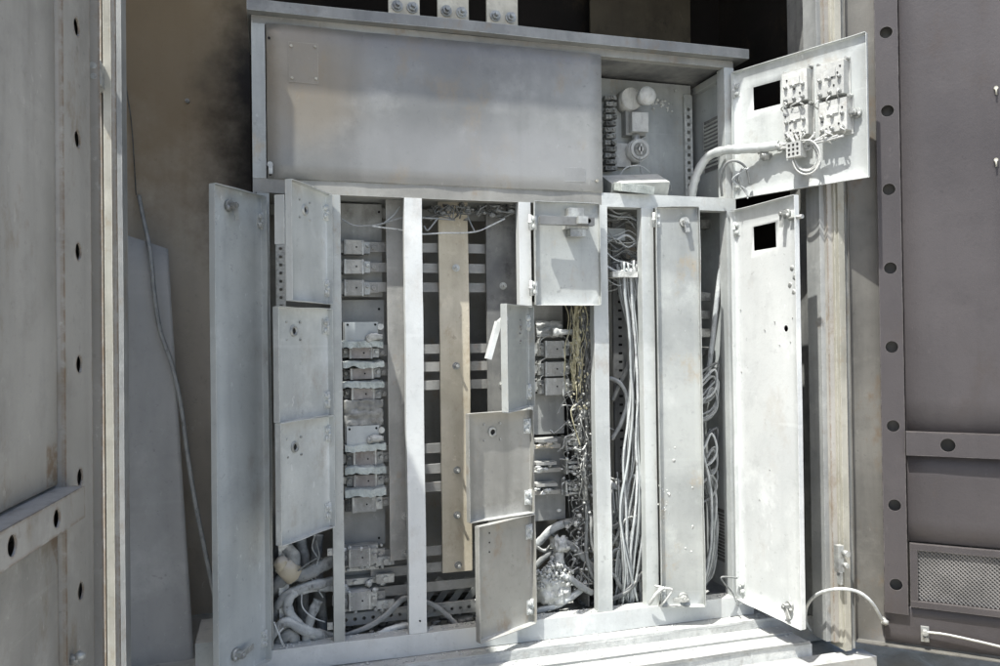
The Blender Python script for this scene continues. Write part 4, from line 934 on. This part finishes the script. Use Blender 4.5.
MB().cyl((p.x, .228, p.z), (p.x, .165, p.z), .044, 28, .042).bevel(.003).build('case', 'relay', t)
b = MB(); b.cyl((p.x, .1648, p.z), (p.x, .160, p.z), .040, 28, .036); b.build('bezel', 'relay', t)
MB().cyl((p.x, .1598, p.z), (p.x, .1585, p.z), .027, 20).build('hollow', 'char', t); MB().box(p.x-.003, p.x+.003, .150, .158, p.z-.02, p.z+.02).cyl((p.x, .158, p.z), (p.x, .15, p.z), .010, 10).build('spindle', 'relay', t)
bx('device_base', 'relay', t, p.x-.085, p.x-.02, .20, .2285, p.z-.06, p.z+.03, .004)
# chain of terminals at the left
t = thing('terminal_strip', 'charred strip of terminals down the left of the compartment', 'terminal strip', tuple(at(611, 178, .2)))
for c_, px in enumerate((607.5, 613)):
    for k in range(12):
        p = at(px+random.uniform(-.8, .8), 98+k*6.4, .20); MB().box(p.x-.011, p.x+.011, .19, .212, p.z-.008, p.z+.007).box(p.x-.008, p.x+.008, .2125, .228, p.z-.006, p.z+.006).cyl((p.x+random.uniform(-.004, .004), .19, p.z), (p.x, .184, p.z), .0045, 6).warp(.003, 50, k).build('terminal', 'char', t)
# fallen box and paper on the compartment floor
x0, x1, z0, z1 = rect(609, 172, 666, 196, .09)
t = thing('fallen_relay', 'dusty tilted box lying on the floor of the upper right compartment', 'box', ((x0+x1)/2, .1, z0))
M = Matrix.Translation(at(638, 184, .06)+Vector((0, .03, 0))) @ Matrix.Rotation(rad(-4), 4, 'Y') @ Matrix.Rotation(rad(28), 4, 'X')
MB().box(-(x1-x0)/2, (x1-x0)/2, -.05, .05, -.026, .026, M).bevel(.003).build('case', 'ash_steel', t)
M = Matrix.Translation(at(632, 188, .01)) @ Matrix.Rotation(rad(3), 4, 'Y') @ Matrix.Rotation(rad(14), 4, 'X')
MB().box(-.058, .066, -.045, .04, -.014, .014, M).bevel(.003).build('cover', 'ash_board', t)
for i, q in enumerate(([(618, 178, .15), (626, 168, .14), (640, 166, .14), (650, 172, .14)], [(640, 158, .15), (641, 172, .13), (645, 180, .12)], [(665, 190, .08), (670, 184, .08), (672, 192, .08)])):
    wire('thin_wire', q, .0024, 'cable', ('thin wire arching over the fallen box', 'thin wire dropping from the round gauge', 'short wire end right of the fallen box')[i], 'wire', None, .002, i)
p = at(664, 105, .22); b = MB()
for k in range(14): b.ball((p.x+random.gauss(0, .02), .228, p.z+random.gauss(0, .015)), random.uniform(.004, .008), 1, .6)
tag(b.build('paint_blister', 'ash_lump'), 'rough ash blister on the compartment back plate right of the horn', 'blister')
tag(MB().cyl((at(676, 90, .22).x, .229, at(676, 90, .22).z), (at(676, 90, .22).x, .222, at(676, 90, .22).z), .006, 8).build('plate_screw', 'zinc'), 'screw at the top right corner of the compartment back plate', 'screw')

# conduit from the cabinet to the relay door
hp = Vector((MTH[0], MTH[1], 0)); dv = Vector((math.cos(rad(MTA)), math.sin(rad(MTA)), 0)); nv = Vector((math.sin(rad(MTA)), -math.cos(rad(MTA)), 0))
def mtw(px, py, off):                       # a world point `off` metres in front of the relay door
    H = Vector(MTH)+nv*off; d = ray(px, py); t_ = (H-CAM).dot(nv)/d.dot(nv); return CAM+d*t_
tag(MB().tube([at(692, 200, .10), at(693, 188, .09), at(699, 170, .07), at(708, 157, .04), at(722, 151, -.02), mtw(742, 149, .05), mtw(762, 148, .035), mtw(779, 145, .03)], .0165, 12, 6, .002, 3).build('flexible_conduit', 'pale_steel'), 'thick white flexible conduit bending from the compartment onto the relay door', 'conduit')
wire('loop_wire', [(722, 196, -.02), (721, 178, -.05), (726, 164, -.08), (736, 161, -.10), (746, 168, -.10), (750, 184, -.09)], .0045, 'cable', 'white wire loop in front of the conduit beside the relay door hinge', 'wire')
# relays on the open door
RZ = rad(MTA)
def relay(px0, py0, px1, py1, label, seed):
    HF = Vector(MTH)+nv*.036; (s0, z0), (s1, z1) = onplane((px0), (py0+py1)/2, HF, RZ), onplane(px1, (py0+py1)/2, HF, RZ)
    z0, z1 = onplane((px0+px1)/2, py1, HF, RZ)[1]-MTH[2], onplane((px0+px1)/2, py0, HF, RZ)[1]-MTH[2]
    o = Vector(MTH)+dv*((s0+s1)/2)+Vector((0, 0, z0)); w_, h_ = s1-s0, z1-z0
    t = thing('relay', label, 'relay', tuple(o), RZ, 'relays on the open upper door'); rs = random.Random(seed)
    MB().box(-w_/2, w_/2, -.006, -.001, -.004, h_+.012).bevel(.001).build('base', 'relay', t, True)
    b = MB().box(-w_/2+.004, w_/2-.004, -.042, -.0065, .006, h_-.004).bevel(.005, 3); b.warp(.0015, 25, seed).build('case', 'relay', t, True)
    for k in range(3):
        for r_ in (0, 1):
            x = -w_/2+.018+k*(w_-.036)/2; z = .016 if r_ == 0 else h_*.52
            MB().cyl((x, -.042, z), (x, -.051, z), .0065, 6).ball((x, -.051, z), .0055, 1, .5).build('terminal', 'zinc', t, True)
    MB().box(-w_*.18, w_*.2, -.047, -.0425, h_*.56, h_*.78).bevel(.002).build('window', 'relay', t, True)
    for k in range(5):
        x, z = rs.uniform(-w_*.38, w_*.38), rs.uniform(.01, h_*.85); MB().cyl((x, -.042, z), (x, -.0445, z), .003, 8).build('hole', 'black_hole', t, True)
    for sx in (-1, 1): MB().cyl((sx*(w_/2-.004), -.006, h_+.004), (sx*(w_/2-.004), -.03, h_+.004), .005, 8).build('stud', 'zinc', t, True)
    b = MB()
    for k in range(3):
        x = rs.uniform(-w_*.4, w_*.3); z = rs.uniform(.0, h_*.2); b.tube([(x, -.046, z), (x+rs.uniform(-.02, .02), -.060, z-.012), (x+rs.uniform(-.03, .03), -.050, z-.02), (x+rs.uniform(-.02, .02), -.02, z-.03)], .0026, 6, 4, .003, k)
    b.build('wire_tails', 'relay', t, True)['kind'] = 'stuff'
relay(782, 70, 809, 104, 'upper left relay beside the square opening of the open upper door', 1)
relay(816, 62, 846, 98, 'upper right relay of the four on the open upper door', 2)
relay(783, 106, 810, 138, 'lower left relay above the wire bundle on the open upper door', 3)
relay(818, 99, 849, 134, 'lower right relay beside the latch of the open upper door', 4)
# bundle, clamps and connector under the relays
t = thing('wiring_harness', 'tangle of white wires with a connector block below the relays', 'wire bundle', tuple(mtw(795, 165, 0)), RZ)
t.rotation_euler = (0, 0, 0)
b = MB()
for k in range(16):
    x = random.uniform(784, 846); pts = [mtw(x, 132+random.uniform(0, 6), .05), mtw((x+800)/2, 142, .05), mtw(798+random.uniform(-8, 12), 147+random.uniform(-4, 4), .04), mtw(780, 146+random.uniform(-3, 3), .035)]
    b.tube(pts, .0036, 6, 5, .004, k)
b.build('wires', 'relay', t)['kind'] = 'stuff'
b = MB()
for k in range(5):
    cx, cy, rx, ry = 806+random.uniform(-2, 2), 157+random.uniform(-2, 2), 11+k*.9, 13+k*1.1
    b.tube([mtw(cx+rx*math.cos(q*.7-1.9), cy+ry*math.sin(q*.7-1.9), .035+.006*k) for q in range(8)], .0028, 6, 5, .002, k)
b.build('wire_coil', 'relay', t)['kind'] = 'stuff'
p = mtw(796, 150, .05); M = Matrix.Translation(p) @ Matrix.Rotation(RZ, 4, 'Z')
cb = MB().box(-.026, .026, -.018, .022, -.026, .026, M).bevel(.003).build('connector_block', 'relay', t)
for i in range(3):
    for j in range(3): MB().cyl(M @ Vector((-.015+.015*i, -.018, -.015+.015*j)), M @ Vector((-.015+.015*i, -.0195, -.015+.015*j)), .0042, 8).build('socket', 'black_hole', cb)
for px, py in ((766, 156), (780, 147), (760, 150)):
    p = mtw(px, py, .025); MB().ball(p, .016, 2, .5, 30).cyl(p-Vector((.02, 0, 0)), p+Vector((.02, 0, .004)), .009, 8).build('clamp', 'zinc', t)
for i in range(4):
    wire('thin_wire', [(742+i*2, 168, -.12), (738-i*2, 180, -.10), (744+i, 190, -.10), (748, 196+i, -.11)], .0022, 'cable', 'short curled wire below the loop at the relay door hinge', 'wire', 'curled wires at the relay door hinge', .003, i)

# ================================================================ terminals on the roof of the cabinet
labs = ('left', 'middle', 'right')
for k, px in enumerate((404, 453, 502)):
    a, c, z0, z1 = rect(px-15.5, -40, px+15.5, 26+k*4, .08)
    t = thing('bus_terminal', f'{labs[k]} cream bolted terminal on top of the cabinet', 'terminal', ((a+c)/2, .08, 2.02), 0, 'bolted terminals on the cabinet roof')
    zt = at(px, 4.5+k*5.0, .06).z
    bar('terminal_plate', 'lug', t, a, c, .08, .092, 2.0215, zt+.12, .002, .001, px)
    for f in (.27, .76):
        x = a+(c-a)*f; z = zt
        MB().cyl((x, .08, z), (x, .075, z), .019, 18).cyl((x, .075, z), (x, .064, z), .0145, 6).cyl((x, .064, z), (x, .048, z), .0075, 10).build('bolt', 'zinc', t)
    bar('riser', 'soot_shade_bar', t, a+.01, c-.01, .0925, .11, 2.0215, 2.5, .002, .001, px+1)
# ================================================================ leaning sheet left of the cabinet
a0, a1 = at(120, 233, .40), at(168, 249, .42); b0, b1 = at(124, 690, .16), at(196, 690, .18)
b = MB(); n = 14
V = [[b.bm.verts.new((a0.lerp(a1, i/n)).lerp(b0.lerp(b1, i/n), j/n)+Vector((0, .008*noise.noise((i*.2, j*.2, 3)), 0))) for j in range(n+1)] for i in range(n+1)]
for i in range(n):
    for j in range(n): b.bm.faces.new((V[i][j], V[i+1][j], V[i+1][j+1], V[i][j+1])).smooth = True
tag(solid(b.build('leaning_sheet', 'lean_sheet'), .003), 'grey sheet-metal panel leaning against the brown wall left of the cabinet', 'sheet')
x0, x1, z0, z1 = rect(196, 640, 222, 675, .05)
tag(MB().box(x0, x1+.02, .03, .25, -.0545, z1).bevel(.004).build('metal_block', 'blue_steel'), 'low blue-grey metal block on the floor behind the tall left door', 'block')
# ================================================================ ash and rubble on ledges
def crumbs(name, label, cnt, fn, r0, r1, m='ash_lump'):
    b = MB()
    for k in range(cnt): b.ball(fn(), random.uniform(r0, r1), 1, .6, 60, (1.3, 1.1, .6))
    o = b.build(name, m); o['kind'] = 'stuff'; tag(o, label, 'ash')
crumbs('ash_crumbs', 'white ash crumbs scattered on the base beam and floor ledge', 900, lambda: random.choice(((random.uniform(.06, 1.7), random.uniform(.0, .04), BZ+.001), (random.uniform(.6, 1.78), random.uniform(-.25, -.09), -.077), (random.uniform(.2, 1.9), random.uniform(-.08, -.012), -.0545))), .001, .005)
crumbs('rubble', 'grey rubble and ash lying on the cabinet floor behind the base beam', 260, lambda: (random.uniform(.05, 1.66), random.uniform(.06, .3), -.022+random.uniform(0, .02)), .005, .018, 'char')
